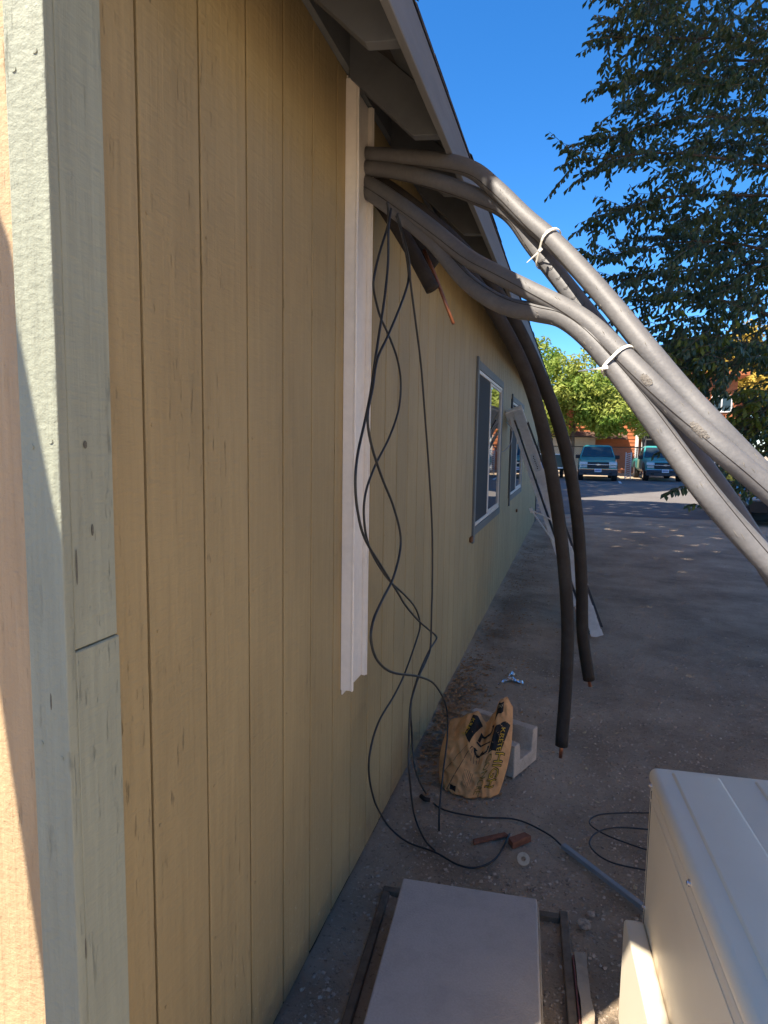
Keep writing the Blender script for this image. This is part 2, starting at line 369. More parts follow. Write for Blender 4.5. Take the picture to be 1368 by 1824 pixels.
# frieze, soffit, rafters, fascia, roof
b = MB(); b.box((-.02, .55, 2.952), (.018, 15.25, 3.16)); b.build('frieze_board', frieze_m, house)
SL = (2.79-3.10)/.35
def sof(x): return 3.10+SL*x
nb = 0; y = .42
while y < 15.6:
    y2 = min(y+1.22, 15.6)
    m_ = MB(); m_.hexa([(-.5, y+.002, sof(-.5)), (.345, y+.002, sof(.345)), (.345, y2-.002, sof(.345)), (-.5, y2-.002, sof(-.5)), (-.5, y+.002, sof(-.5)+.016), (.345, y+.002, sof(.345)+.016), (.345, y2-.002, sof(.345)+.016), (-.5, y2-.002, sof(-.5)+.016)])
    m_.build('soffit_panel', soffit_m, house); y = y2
ry = .645
tail0 = None
while ry < 15.4:
    if tail0 is None:
        m_ = MB(); h_ = .115
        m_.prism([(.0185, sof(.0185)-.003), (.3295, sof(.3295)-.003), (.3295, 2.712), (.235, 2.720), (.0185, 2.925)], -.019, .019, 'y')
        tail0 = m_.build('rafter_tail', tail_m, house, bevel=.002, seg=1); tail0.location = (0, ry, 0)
    else: part_copy(tail0, house, (0, ry, 0))
    ry += .5025
y = .40
while y < 15.65:
    y2 = min(y+3.66, 15.65); m_ = MB(); m_.box((.331, y+.0015, 2.684), (.352, y2-.0015, 2.808)); m_.build('fascia_board', fascia_m, house, bevel=.002, seg=1); y = y2
b = MB(); b.hexa([(-4.2, .36, 6.24), (.355, .36, 2.809), (.355, 15.7, 2.809), (-4.2, 15.7, 6.24), (-4.2, .36, 6.26), (.355, .36, 2.816), (.355, 15.7, 2.816), (-4.2, 15.7, 6.26)])
roof = b.build('roof', shingle, house)
sh = MB()
for i in range(70):                                             # shingle courses show as a stepped ragged eave edge
    y_ = .36+i*.219; j = random.uniform(-.008, .008)
    j *= .5; sh.hexa([(.20, y_+.004, 2.935), (.358+j, y_+.004, 2.8165), (.358+j, y_+.215, 2.8165), (.20, y_+.215, 2.935), (.20, y_+.004, 2.941), (.358+j, y_+.004, 2.8215), (.358+j, y_+.215, 2.8215), (.20, y_+.215, 2.941)])
tag(sh.build('shingle', shingle, roof), kind='stuff')
b = MB(); b.hexa([(-4.2, .36, 6.241), (-8.6, .36, 2.82), (-8.6, 15.7, 2.82), (-4.2, 15.7, 6.241), (-4.2, .36, 6.265), (-8.6, .36, 2.84), (-8.6, 15.7, 2.84), (-4.2, 15.7, 6.265)]); b.build('roof', shingle, house)
for yy in (Y0+.010, Y1-.012):
    b = MB(); b.prism([(-7, 3.05), (-.02, 3.05), (-4.0, 6.05)], yy, yy+.01, 'y'); b.build('gable', siding, house)
# windows
for k, (wy0, wy1, wz0, wz1) in enumerate(WINS):
    w = MB(); w.box((-.012, wy0+.068, wz0+.068), (-.008, wy1-.068, wz1-.068)); w_o = w.build('window', groove_m, house)
    for nm, lo, hi in (('top', (-.008, wy0, wz1-.070), (.020, wy1, wz1)), ('bot', (-.008, wy0, wz0), (.020, wy1, wz0+.070)),
                       ('l', (-.008, wy0-.002, wz0+.0705), (.018, wy0+.070, wz1-.0705)), ('r', (-.008, wy1-.070, wz0+.0705), (.018, wy1+.002, wz1-.0705))):
        if nm == 'l': lo, hi = (lo[0], lo[1], wz0-.06), (hi[0], hi[1], wz1+.025)
        if nm in ('top', 'bot'): lo = (lo[0], wy0+.0705, lo[2])
        m_ = MB(); m_.box(lo, hi); m_.build('window_trim', blue_trim, w_o, bevel=.002, seg=1)
    iy0, iy1, iz0, iz1 = wy0+.071, wy1-.071, wz0+.071, wz1-.071; mid = (iy0+iy1)/2-.05
    fr = MB(); t = .030
    fr.box((-.008, iy0, iz0), (.014, iy1, iz0+t)); fr.box((-.008, iy0, iz1-t), (.014, iy1, iz1))
    fr.box((-.008, iy0, iz0+t), (.014, iy0+t, iz1-t)); fr.box((-.008, iy1-t, iz0+t), (.014, iy1, iz1-t))
    fr.build('window_frame', vinyl, w_o, bevel=.003, seg=1)
    sa = MB(); sa.box((-.006, mid-.028, iz0+t), (.011, mid+.028, iz1-t)); sa.box((-.006, mid+.028, iz0+t), (.006, iy1-t, iz0+t+.022)); sa.box((-.006, mid+.028, iz1-t-.022), (.006, iy1-t, iz1-t))
    sa.build('sash', vinyl, w_o, bevel=.003, seg=1)
    g_ = MB(); g_.box((-.006, mid+.0285, iz0+t+.0225), (-.001, iy1-t-.0005, iz1-t-.0225)); g_.build('pane', glass, w_o)
    g_ = MB(); g_.box((.001, iy0+t+.0005, iz0+t+.0005), (.004, mid-.0285, iz1-t-.0005)); g_.build('insect_screen', screen_m, w_o)
# rusty stub blocks under window corners (visible brown drips)
for (px, py) in ((839, 958), (920, 908)):
    q = at(px, py, 'x', .008); m_ = MB(); m_.box((.0005, q[1]-.05, q[2]-.035), (.024, q[1]+.035, q[2]+.012)); m_.build('rust_drip', rust, house, bevel=.01, seg=2)

# ------------------------------------------------------------------ line-set channel on the wall
ch = thing('wall_channel', 'tall off-white plastic pipe channel standing off the tan siding', 'channel', (0, 2.15, .82))
m_ = MB(); m_.box((.0005, 0, .02), (.0385, .0035, 2.112)); m_.build('side_plate', pvc, ch, bevel=.001, seg=1)
m_ = MB(); m_.box((.0385, -.0015, .018), (.0475, .011, 2.114)); m_.build('rolled_edge', pvc, ch, bevel=.003, seg=3, smooth=True)
m_ = MB(); m_.box((.001, .006, 0), (.006, .243, 2.125)); m_.box((.0005, .0036, .02), (.003, .0058, 2.10)); m_.build('back_channel', pvc, ch, bevel=.001, seg=1)
m_ = MB(); m_.box((.0061, .226, -.002), (.022, .231, 2.127)); m_.box((.0061, .235, -.002), (.026, .240, 2.127)); m_.build('edge_lip', pvc, ch, bevel=.0012, seg=1)
# ------------------------------------------------------------------ insulated pipes
PR = .0275
def pipe(name, label, pts, m, cat='pipe', r=PR, group=None, n=14, k=8):
    P = spline([dep(*p) for p in pts], k)
    rr = [r*(1+.006*noise.noise((i*.21, pts[0][1]*.01, 0))) for i in range(len(P))]
    base = thing(name, label, cat, tuple(P[len(P)//2]), 0, group); base_loc = P[len(P)//2]
    b_ = MB(); b_.tube([p-base_loc for p in P], rr, n); b_.build('insulation', m, base, smooth=True)
    return base, P, base_loc
G = 'insulated refrigerant pipes arching from the wall to the outdoor unit'
TA = [(618, 302, 2.42), (655, 300, 2.36), (710, 306, 2.29), (780, 324, 2.2), (850, 350, 2.12), (908, 380, 2.03), (950, 436, 1.971), (1000, 500, 1.9), (1055, 570, 1.83), (1110, 640, 1.76), (1165, 712, 1.712), (1225, 795, 1.66), (1290, 885, 1.626), (1340, 962, 1.6), (1420, 1090, 1.56)]
TB = [(618, 272, 2.42), (655, 276, 2.36), (710, 279, 2.281), (780, 286, 2.18), (840, 302, 2.1), (885, 338, 2.034), (935, 387, 1.96), (985, 430, 1.874), (1040, 487, 1.78), (1095, 550, 1.7), (1150, 618, 1.62), (1210, 690, 1.57), (1270, 755, 1.52), (1325, 812, 1.495), (1400, 890, 1.46)]
TD = [(616, 318, 2.42), (660, 330, 2.36), (715, 366, 2.28), (770, 408, 2.2), (830, 457, 2.1), (885, 488, 1.98), (940, 516, 1.88), (1000, 546, 1.782), (1050, 578, 1.7), (1105, 630, 1.633), (1165, 690, 1.56), (1225, 748, 1.517), (1290, 806, 1.47), (1345, 852, 1.449), (1420, 915, 1.42)]
TC = [(616, 326, 2.42), (660, 345, 2.36), (715, 384, 2.29), (770, 430, 2.22), (825, 495, 2.12), (870, 530, 2.02), (910, 548, 1.945), (955, 556, 1.86), (1000, 566, 1.78), (1045, 598, 1.7), (1095, 655, 1.64), (1145, 722, 1.58), (1200, 800, 1.532), (1260, 880, 1.48), (1320, 950, 1.454), (1400, 1036, 1.42)]
pA = pipe('insulated_pipe', 'grey insulated pipe with printed marks, tied just under the uppermost one', TA, rubber, group=G)
pB = pipe('insulated_pipe', 'uppermost grey insulated pipe, arching against the blue sky', TB, rubber, group=G)
pD = pipe('insulated_pipe', 'grey insulated pipe with scuffed patches, middle of three at the right edge', TD, rubber, group=G)
pC = pipe('insulated_pipe', 'lowest grey insulated pipe, dipping below its neighbour before the lower cable tie', TC, rubber, group=G)
# printed marks on the upper pipe: short dark crescents
b_ = MB()
for px, py in [(978, 466), (992, 480), (1006, 495), (1018, 510), (1030, 526), (1042, 545), (1012, 492), (1062, 566)]:
    c0 = min(range(len(pA[1])), key=lambda i: np.hypot(*(np.array(((pA[1][i]-CAMP)@RGT/((pA[1][i]-CAMP)@FWD)*FPX+684, 912-(pA[1][i]-CAMP)@UPV/((pA[1][i]-CAMP)@FWD)*FPX))-np.array((px, py)))))
    P0 = pA[1][c0]; tdir = pA[1][c0+1]-pA[1][c0-1]; tdir /= np.linalg.norm(tdir); v = CAMP-P0; v -= tdir*(v@tdir); v /= np.linalg.norm(v); s_ = np.cross(tdir, v)
    arc = [P0+(PR*1.05+.0006)*(math.cos(a)*v+math.sin(a)*s_)+tdir*(.006*math.cos(a*5)) - pA[2] for a in np.linspace(-.35, .30, 6)]
    b_.tube(arc, .0007, 4)
b_.build('printed_mark', ink, pA[0])
# scuffed scars on the middle pipe
def on_pipe(pp, px, py):
    i = min(range(2, len(pp[1])-2), key=lambda i: np.hypot((pp[1][i]-CAMP)@RGT/((pp[1][i]-CAMP)@FWD)*FPX+684-px, 912-(pp[1][i]-CAMP)@UPV/((pp[1][i]-CAMP)@FWD)*FPX-py))
    P0 = pp[1][i]; t = pp[1][i+1]-pp[1][i-1]; t /= np.linalg.norm(t); v = CAMP-P0; v -= t*(v@t); v /= np.linalg.norm(v); return P0, t, v, np.cross(t, v), i
for (px, py, L_) in ((1178, 668, .018), (1262, 748, .026)):
    P0, t, v, s_, i = on_pipe(pD, px, py); m_ = MB(); vs = []; fs = []
    N_ = 7
    for a in range(N_):
        for c in range(N_):
            la = (a/(N_-1)-.5)*2; lc = (c/(N_-1)-.5)*2; rad = math.hypot(la, lc); h_ = .0016*max(0, 1-rad**2)+.0008*random.random()-.0004
            jx = .2*noise.noise((a*.9, c*.9, px)); ang = (lc+jx)*.32; vs.append(P0+t*(la+jx)*L_+(PR*1.035+h_-.0006)*(math.cos(ang)*v+math.sin(ang)*s_)-pD[2])
    fs = [(a*N_+c, a*N_+c+1, (a+1)*N_+c+1, (a+1)*N_+c) for a in range(N_-1) for c in range(N_-1) if math.hypot(a-2.5, c-2.5) < 3.3]
    m_.add(vs, fs); m_.build('scuff', mat('scuffed_foam', (.17, .155, .14), .9, .3, 120, bump=.6, bscale=200), pD[0])
for pp, ph in ((pA, .9), (pB, .75), (pC, -.55), (pD, .35)):
    N_ = len(pp[1]); ln_ = []
    for i in range(2, N_-2):
        t = pp[1][i+1]-pp[1][i-1]; t /= np.linalg.norm(t); v = CAMP-pp[1][i]; v -= t*(v@t); v /= np.linalg.norm(v); sd = np.cross(t, v); a_ = ph+.25*math.sin(i*.11)
        ln_.append(pp[1][i]+(PR*1.0+.0002)*(math.cos(a_)*v+math.sin(a_)*sd)-pp[2])
    b_ = MB(); b_.tube(ln_, .0009, 4); b_.build('seam', rubber_dk, pp[0])
for pp in (pA, pB, pC, pD):                                     # small nicks and dusty scrapes
    b_ = MB()
    for _ in range(26):
        i = random.randrange(len(pp[1])//3, len(pp[1])-3); t = pp[1][i+1]-pp[1][i-1]; t /= np.linalg.norm(t); v = CAMP-pp[1][i]; v -= t*(v@t); v /= np.linalg.norm(v); sd = np.cross(t, v)
        a_ = random.uniform(-1.1, 1.1); L_ = random.uniform(.002, .009); o_ = pp[1][i]+t*random.uniform(-.01, .01)-pp[2]
        b_.tube([o_+(PR*1.002)*(math.cos(a_+k*.05)*v+math.sin(a_+k*.05)*sd)+t*(k*L_) for k in (-1, 0, 1)], [.0004, .0011, .0004], 4)
    tag(b_.build('nicks', foam_nick, pp[0]), kind='stuff')
# hanging ends
H1 = [(618, 322, 2.44), (665, 338, 2.42), (720, 378, 2.44), (790, 440, 2.47), (850, 508, 2.50), (900, 588, 2.55), (938, 668, 2.6), (966, 760, 2.64), (987, 870, 2.68), (1003, 990, 2.74), (1011, 1110, 2.8), (1008, 1220, 2.84), (1000, 1328, 2.86)]
H2 = [(618, 310, 2.46), (670, 322, 2.46), (735, 366, 2.5), (810, 430, 2.56), (870, 500, 2.62), (920, 580, 2.68), (958, 660, 2.74), (990, 740, 2.8), (1014, 830, 2.86), (1029, 930, 2.92), (1036, 1040, 2.98), (1038, 1130, 3.02), (1049, 1210, 3.06)]
G2 = 'dark insulated pipes hanging loose with bare copper ends'
h1 = pipe('hanging_pipe', 'longer dark insulated pipe hanging nearly to the dirt, left of the pair', H1, rubber_dk, group=G2)
h2 = pipe('hanging_pipe', 'shorter dark insulated pipe hanging on the right of the pair, bent at its end', H2, rubber_dk, group=G2)
for (o, P, L0), ln in ((h1, .055), (h2, .035)):
    t = P[-1]-P[-3]; t /= np.linalg.norm(t)
    b_ = MB(); b_.tube([P[-1]-t*.02-L0, P[-1]+t*ln-L0], .008, 10); b_.build('copper_end', copper, o, smooth=True)
S1 = [(622, 330, 2.42), (668, 350, 2.42), (700, 392, 2.42), (730, 440, 2.42), (752, 480, 2.42), (771, 516, 2.42)]
S2 = [(622, 316, 2.46), (680, 340, 2.48), (715, 388, 2.5), (742, 430, 2.5), (760, 458, 2.5), (776, 472, 2.5)]
s1 = pipe('cut_pipe', 'short cut-off black foam pipe end, the lower of the two on the tan wall', S1, rubber_dk, group='short cut pipe ends by the channel')
s2 = pipe('cut_pipe', 'short cut-off black foam pipe with a bare copper tube sticking out', S2, rubber_dk, group='short cut pipe ends by the channel')
b_ = MB(); b_.tube([dep(755, 445, 2.47)-s2[2], dep(770, 478, 2.46)-s2[2], dep(789, 528, 2.45)-s2[2], dep(808, 577, 2.44)-s2[2]], .0065, 10); b_.build('copper_tube', copper, s2[0], smooth=True)
# cable ties
def tie(label, pp1, pp2, c1, c2, tail):
    P1, t1, v1, s1_, i1 = on_pipe(pp1, *c1); P2, t2, v2, s2_, i2 = on_pipe(pp2, *c2)
    t = t1+t2; t /= np.linalg.norm(t); d_ = P2-P1; d_ -= t*(d_@t); L_ = np.linalg.norm(d_); d_ /= L_; w = np.cross(t, d_)
    C0 = (P1+P2)/2; R_ = PR*1.06+.0012
    pts = []
    for a in np.linspace(-math.pi/2, math.pi/2, 9): pts.append(P2-(P2-C0)+d_*(L_/2)+R_*(math.cos(a)*d_+math.sin(a)*w))
    for a in np.linspace(math.pi/2, 3*math.pi/2, 9): pts.append(C0-d_*(L_/2)+R_*(math.cos(a)*d_+math.sin(a)*w))
    o = thing('cable_tie', label, 'cable tie', tuple(C0), 0, 'white cable ties round the pipe bundle')
    b_ = MB(); n_ = len(pts)
    vs = [p-C0+t*s for p in pts for s in (-.0040, .0040)]
    vs += [p-C0+(p-C0)/np.linalg.norm(p-C0)*.0022+t*s for p in pts for s in (-.0040, .0040)]
    k2 = 2*n_; fs = []
    for i in range(n_):
        j = (i+1) % n_; fs += [(k2+2*i, k2+2*j, k2+2*j+1, k2+2*i+1), (2*i, 2*i+1, 2*j+1, 2*j), (2*i, 2*j, k2+2*j, k2+2*i), (2*i+1, k2+2*i+1, k2+2*j+1, 2*j+1)]
    b_.add(vs, fs); b_.build('strap', nylon, o)
    hp, end = tail; H_ = dep(*hp); E_ = dep(*end); b_ = MB()
    ax = (E_-H_)/np.linalg.norm(E_-H_); sd = np.cross(ax, FWD); sd /= np.linalg.norm(sd); up = np.cross(ax, sd)
    Tm = Matrix(((ax[0], sd[0], up[0], H_[0]-C0[0]), (ax[1], sd[1], up[1], H_[1]-C0[1]), (ax[2], sd[2], up[2], H_[2]-C0[2]), (0, 0, 0, 1)))
    b_.box((-.007, -.0045, -.004), (.006, .0045, .004), Tm); b_.build('tie_head', nylon, o, bevel=.001, seg=1)
    b_ = MB(); q = np.linalg.norm(E_-H_); b_.hexa([tuple(Tm @ Vector(p)) for p in [(.006, -.0022, -.001), (q, -.001, -.001), (q, .001, -.001), (.006, .0022, -.001), (.006, -.0022, .001), (q, -.001, .001), (q, .001, .001), (.006, .0022, .001)]]); b_.build('tie_tail', nylon, o)
tie('white cable tie round the upper pair of pipes, tail pointing down-left against the sky', pA, pB, (962, 452), (990, 432), ((962, 446, 1.88), (938, 468, 1.89)))
tie('white cable tie round the lower pair of pipes, tail pointing left over the trees', pC, pD, (1092, 652), (1108, 632), ((1078, 655, 1.60), (1030, 661, 1.61)))

# ------------------------------------------------------------------ black control cables
def cable(label, pts, r=.0042, name='control_cable', group='black control cables dangling from the pipes'):
    P = spline(pts, 7); c0 = P[len(P)//2]
    b_ = MB(); b_.tube([p-c0 for p in P], r, 7); o = b_.build(name, black_cable, None, smooth=True); o.location = c0
    return tag(o, label, 'cable', group)
def wallpath(px, x0, x1):
    """points hanging just off the wall: distance from the wall eases from x0 to x1 down the cable"""
    n_ = len(px); return [at(a, b_, 'x', x0+(x1-x0)*i/(n_-1)) for i, (a, b_) in enumerate(px)]
def gpath(px, z=.006): return [at(a, b_, 'z', z+max(0, ground_z(*at(a, b_, 'z', 0)[:2]))) for a, b_ in px]
K1 = [(690, 360), (691.7, 382), (690.6, 403), (677, 447), (666.7, 491), (665.6, 514), (670.8, 541), (679, 568), (694.8, 603), (708, 641), (714, 682), (710, 730), (693, 780), (668, 830), (651, 880), (649, 930), (660, 980), (690, 1030), (721, 1060), (738, 1080), (746, 1099), (748, 1118), (740, 1146), (721.6, 1198), (702.6, 1238), (676, 1283), (661, 1330), (657, 1375)]
K1g = [(728, 1501), (775, 1518), (815, 1540), (850, 1545), (885, 1527), (908, 1485)]
cable('black cable in a wide loop ending beside the broken wood on the dirt', wallpath(K1, .17, .085)+[at(665, 1420, 'x', .075), at(677, 1448, 'x', .07), at(696, 1476, 'x', .075)]+gpath(K1g))
K2 = [(696, 372), (692, 405), (691, 470), (685, 530), (676, 590), (667, 650), (660, 700), (650, 750), (637, 810), (633, 860), (637, 910), (650, 960), (680, 1010), (708, 1055), (723.5, 1080), (748, 1108), (774, 1130), (777, 1139), (765, 1158), (752, 1186), (744, 1207), (734, 1241), (731, 1266), (733, 1295), (735, 1335)]
K2g = [(758, 1412), (785, 1440), (850, 1455), (920, 1460), (975, 1485), (1003, 1508), (1060, 1552), (1150, 1626)]
cable('black cable kinked halfway that runs across the dirt to the grey conduit', wallpath(K2, .18, .20)+[at(741, 1375, 'x', .26)]+gpath(K2g))
K3 = [(706, 385), (712, 402), (722, 445), (728, 490), (722, 520), (707, 560), (690, 600), (672, 640), (664, 690), (655, 740), (661, 790), (680, 850), (700, 900), (713, 950), (712, 985), (700, 1030), (680, 1070), (665, 1105), (661, 1140), (672, 1176), (700, 1198), (745, 1205), (775, 1220), (795, 1260), (797, 1310), (790, 1370), (783, 1440), (782, 1480)]
cable('black cable swinging out in an S and hanging in front of the concrete bag', wallpath(K3, .19, .27))
K4 = [(708, 380), (714, 405), (728, 460), (731, 500), (740, 570), (750, 650), (757, 740), (765, 850), (770, 950), (770, 1050), (769, 1080), (767, 1150), (760, 1175), (746, 1205), (737, 1232), (731, 1260), (728, 1335), (730, 1390)]
cable('black cable hanging nearly straight, rightmost down the tan wall', wallpath(K4, .20, .24)+[at(738, 1452, 'z', .05)]+gpath([(756, 1495), (775, 1516)]))
cable('thin dark cable coiled on the dirt behind the beige unit', gpath([(1160, 1448), (1110, 1448), (1065, 1452), (1050, 1466), (1075, 1485), (1120, 1503), (1165, 1517)])+gpath([(1200, 1520), (1215, 1500), (1190, 1482), (1150, 1477), (1100, 1474), (1065, 1482), (1050, 1500), (1062, 1520), (1095, 1538), (1160, 1552)], .012), .0036, 'loose_cable', 'cables lying on the dirt')
# black bit of foam near the wall
b_ = MB(); q = gpath([(750, 1418), (757, 1424), (766, 1425)], .012); b_.tube(q, .011, 8); tag(b_.build('foam_scrap', rubber_dk, smooth=True), 'small black scrap of pipe foam on the dirt by the wall', 'scrap')
# grey conduit the cable runs into
P0, P1 = at(1003, 1506, 'z', .014), at(1165, 1630, 'z', .014)
ang = math.atan2(P1[1]-P0[1], P1[0]-P0[0]); L_ = np.linalg.norm(P1-P0)
m_ = MB(); m_.box((0, -.0125, -.010), (L_, -.0105, .008)); m_.box((0, .0105, -.010), (L_, .0125, .008)); m_.box((0, -.0105, -.010), (L_, .0105, -.008))
m_.box((0, -.0105, .006), (L_, .0105, .0085))
o = m_.build('cable_trunking', mat('grey_plastic', (.25, .26, .26), .5, .1), None, bevel=.001, seg=1); o.location = P0; o.rotation_euler = (0, 0, ang)
tag(o, 'straight grey plastic cable trunking lying on the dirt beside the beige unit', 'trunking')

# ------------------------------------------------------------------ aluminium step ladder leaning on the wall
F_ = np.array([1.07, 6.18, 0.0]); T_ = np.array([.13, 7.75, 2.16])
Lx = (T_-F_); LL = np.linalg.norm(Lx); Lx = Lx/LL
view = (F_+T_)/2-CAMP; view /= np.linalg.norm(view)
Dx = np.cross(Lx, view); Dx /= np.linalg.norm(Dx)
if Dx[0] < 0: Dx = -Dx
Wx = np.cross(Lx, Dx); Wx = Wx if Wx@view > 0 else -Wx
lad = thing('step_ladder', 'folded aluminium step ladder leaning against the tan wall between the windows', 'ladder', tuple(F_))
lad.matrix_world = Matrix(((Lx[0], Dx[0], Wx[0], F_[0]), (Lx[1], Dx[1], Wx[1], F_[1]), (Lx[2], Dx[2], Wx[2], F_[2]), (0, 0, 0, 1)))
def rail(y0, y1, w, taper, m, nm, ribs=0, xe=LL, x0=0):
    m_ = MB(); m_.hexa([(x0, y0, w), (xe, y0*taper, w), (xe, y1*taper, w), (x0, y1, w), (x0, y0, w+.028), (xe, y0*taper, w+.028), (xe, y1*taper, w+.028), (x0, y1, w+.028)])
    o = m_.build(nm, m, lad, bevel=.002, seg=1)
    if ribs:
        r_ = MB()
        for i in range(ribs):
            ya = y0+(y1-y0)*(i+.25)/ribs; yb = y0+(y1-y0)*(i+.7)/ribs
            r_.hexa([(x0+.03, ya, w-.0035), (xe-.05, ya*taper, w-.0035), (xe-.05, yb*taper, w-.0035), (x0+.03, yb, w-.0035), (x0+.03, ya, w+.001), (xe-.05, ya*taper, w+.001), (xe-.05, yb*taper, w+.001), (x0+.03, yb, w+.001)])
        r_.build('rib', alu, o)
    return o
rail(-.055, .045, 0, 1.0, alu, 'front_rail', 9)
rail(.052, .075, .30, 1, alu_dk, 'front_rail')
rail(-.125, -.085, .03, .95, alu, 'rear_rail', 0, LL-.06, .35)
rail(-.12, -.085, .34, .95, alu, 'rear_rail', 0, LL-.06, .3)
m_ = MB(); m_.box((.02, -.082, .05), (LL-.1, -.062, .07)); m_.build('gap_shade_strip', alu_dk, lad)  # dark strip painted in for the shade between front and rear rails
for i in range(7):
    m_ = MB(); x = .28+i*.33; m_.box((x, -.04, .029), (x+.025, .052, .30)); m_.build('step', alu, lad, bevel=.002, seg=1)
m_ = MB(); m_.box((LL-.015, -.15, -.012), (LL+.03, .06, .35)); m_.build('top_cap', alu, lad, bevel=.006, seg=2)
m_ = MB(); m_.tube([(1.30, -.05, -.012), (1.48, -.21, -.012)], .008, 6); m_.tube([(1.48, -.21, -.012), (1.08, -.105, .02)], .008, 6); m_.box((1.455, -.228, -.02), (1.505, -.192, -.004)); m_.build('spreader', alu, lad)
m_ = MB(); m_.box((-.012, -.06, -.006), (.05, .05, -.0045)); m_.build('foot', alu, lad, bevel=.002, seg=1)
for x in (.62, 1.85):
    m_ = MB(); m_.box((x, .035, .25), (x+.17, .08, .29)); m_.build('hinge_plate', alu, lad, bevel=.003, seg=1)
m_ = MB(); m_.box((1.92, -.035, -.0045), (2.16, .02, -.0037)); m_.build('sticker', mat('faded_sticker', (.6, .62, .62), .5, .1), lad)
m_ = MB()
for i in range(8): m_.box((1.95+i*.024, -.015+.004*(i % 2), -.0052), (1.963+i*.024, -.003+.004*(i % 2), -.0046))
m_.build('sticker_print', ink, lad)
# thin grey cord loop hanging from the ladder's top
b_ = MB(); b_.tube(spline([at(902, 752, 'y', 7.5), at(912, 765, 'y', 7.45), at(910, 788, 'y', 7.4), at(900, 802, 'y', 7.35), at(890, 806, 'y', 7.3)], 6), .006, 6)
tag(b_.build('cord_loop', mat('grey_cord', (.4, .4, .42), .6, .1), None, smooth=True), 'thin grey cord loop hanging behind the ladder top', 'cord')

# ------------------------------------------------------------------ beige outdoor unit
TH = math.radians(4.4)
ac = thing('outdoor_unit', 'beige metal outdoor air conditioning unit with ribbed lid at the lower right', 'air conditioner', (1.02, 1.9, 0), TH)
UW, UD, UH = .95, .95, .84
m_ = MB(); m_.box((.006, -UD+.006, .05), (UW-.006, -.006, UH-.052)); m_.build('cabinet', beige, ac, bevel=.012, seg=3, smooth=False)
m_ = MB(); m_.box((0, -UD, UH-.050), (UW, 0, UH))
lid = m_.build('lid', beige, ac, bevel=.022, seg=5, smooth=True)
for (u0, u1, d0) in ((.052, .19, .035), (.262, .40, .035), (.47, .61, .035), (.68, .82, .035)):
    r_ = MB(); h_ = .0055
    r_.hexa([(u0, -UD+.04, UH-.001), (u1, -UD+.04, UH-.001), (u1-.012, -d0, UH-.001), (u0, -d0, UH-.001), (u0+.006, -UD+.05, UH+h_), (u1-.008, -UD+.05, UH+h_), (u1-.020, -d0-.008, UH+h_), (u0+.006, -d0-.008, UH+h_)])
    r_.build('lid_rib', beige, lid, bevel=.0022, seg=2, smooth=True)
for (v, z) in ((.05, UH-.035), (.03, .43), (.47, UH-.03)):
    m_ = MB(); x_ = 0.0 if z > .6 else .006
    m_.tube([(x_+.003, -v, z), (x_-.003, -v, z)], .008, 12); m_.tube([(x_-.003, -v, z), (x_-.007, -v, z)], .0048, 6); m_.build('screw', steel, ac)
m_ = MB(); m_.box((.0035, -UD+.02, UH-.088), (.0075, -.02, UH-.084)); m_.build('panel_bead', beige, ac, bevel=.001, seg=1)
m_ = MB(); m_.box((.0045, -.0345, .07), (.0065, -.033, UH-.06)); m_.build('panel_seam', alu_dk, ac)
# valve cover on the side
m_ = MB(); m_.prism([(-.02, .06), (-.02, .375), (-.045, .392), (-.60, .392), (-.60, .06)], -.046, .0055, 'x')
cov = m_.build('valve_cover', beige2, ac, bevel=.008, seg=3)
m_ = MB(); m_.box((-.002, -UD+.03, 0), (.10, -.03, .0495)); m_.box((UW-.1, -UD+.03, 0), (UW, -.03, .0495)); m_.build('base_rail', alu_dk, ac)

# ------------------------------------------------------------------ grey pad with form boards
sA, sB = np.array([.235, 2.209]), np.array([.723, 2.245])
sdir = (sB-sA)/np.linalg.norm(sB-sA); sth = math.atan2(sdir[1], sdir[0])
pad = thing('equipment_pad', 'smooth grey equipment pad lying in a dug bed by the wall', 'pad', (sA[0], sA[1], 0), sth)
m_ = MB(); m_.box((0, -1.35, .0), (.489, 0, .12)); m_.build('slab', slab_m, pad, bevel=.006, seg=2)
m_ = MB(); m_.box((.4885, -1.34, .01), (.4955, -.012, .105)); m_.build('cream_side', cream, pad, bevel=.002, seg=1)
fb = thing('form_board', 'weathered form boards framing the dug bed round the grey pad', 'form boards', (sA[0], sA[1], 0), sth)
for lo, hi in (((.575, -1.3, -.02), (.605, .10, .016)), ((-.09, .06, -.02), (.574, .088, .013)), ((-.09, -1.3, -.02), (-.062, .059, .012))):
    m_ = MB(); m_.box(lo, hi); m_.build('board', formwood, fb, bevel=.003, seg=1)
m_ = MB(); vs = []
for i in range(26):
    y_ = -1.3+i*.048; vs.append((.612+.008*random.random(), y_)); 
m_.prism([(p[0], p[1]) for p in vs]+[(.648+.012*random.random(), -.1-i*.06) for i in range(20)], -.01, .020, 'z'); m_.build('broken_edge', cream, fb)
b_ = MB(); b_.box((.606, -.62, .0), (.611, -.12, .022)); b_.build('red_strip', mat('red_label', (.16, .06, .055), .9, .5, 30), fb)

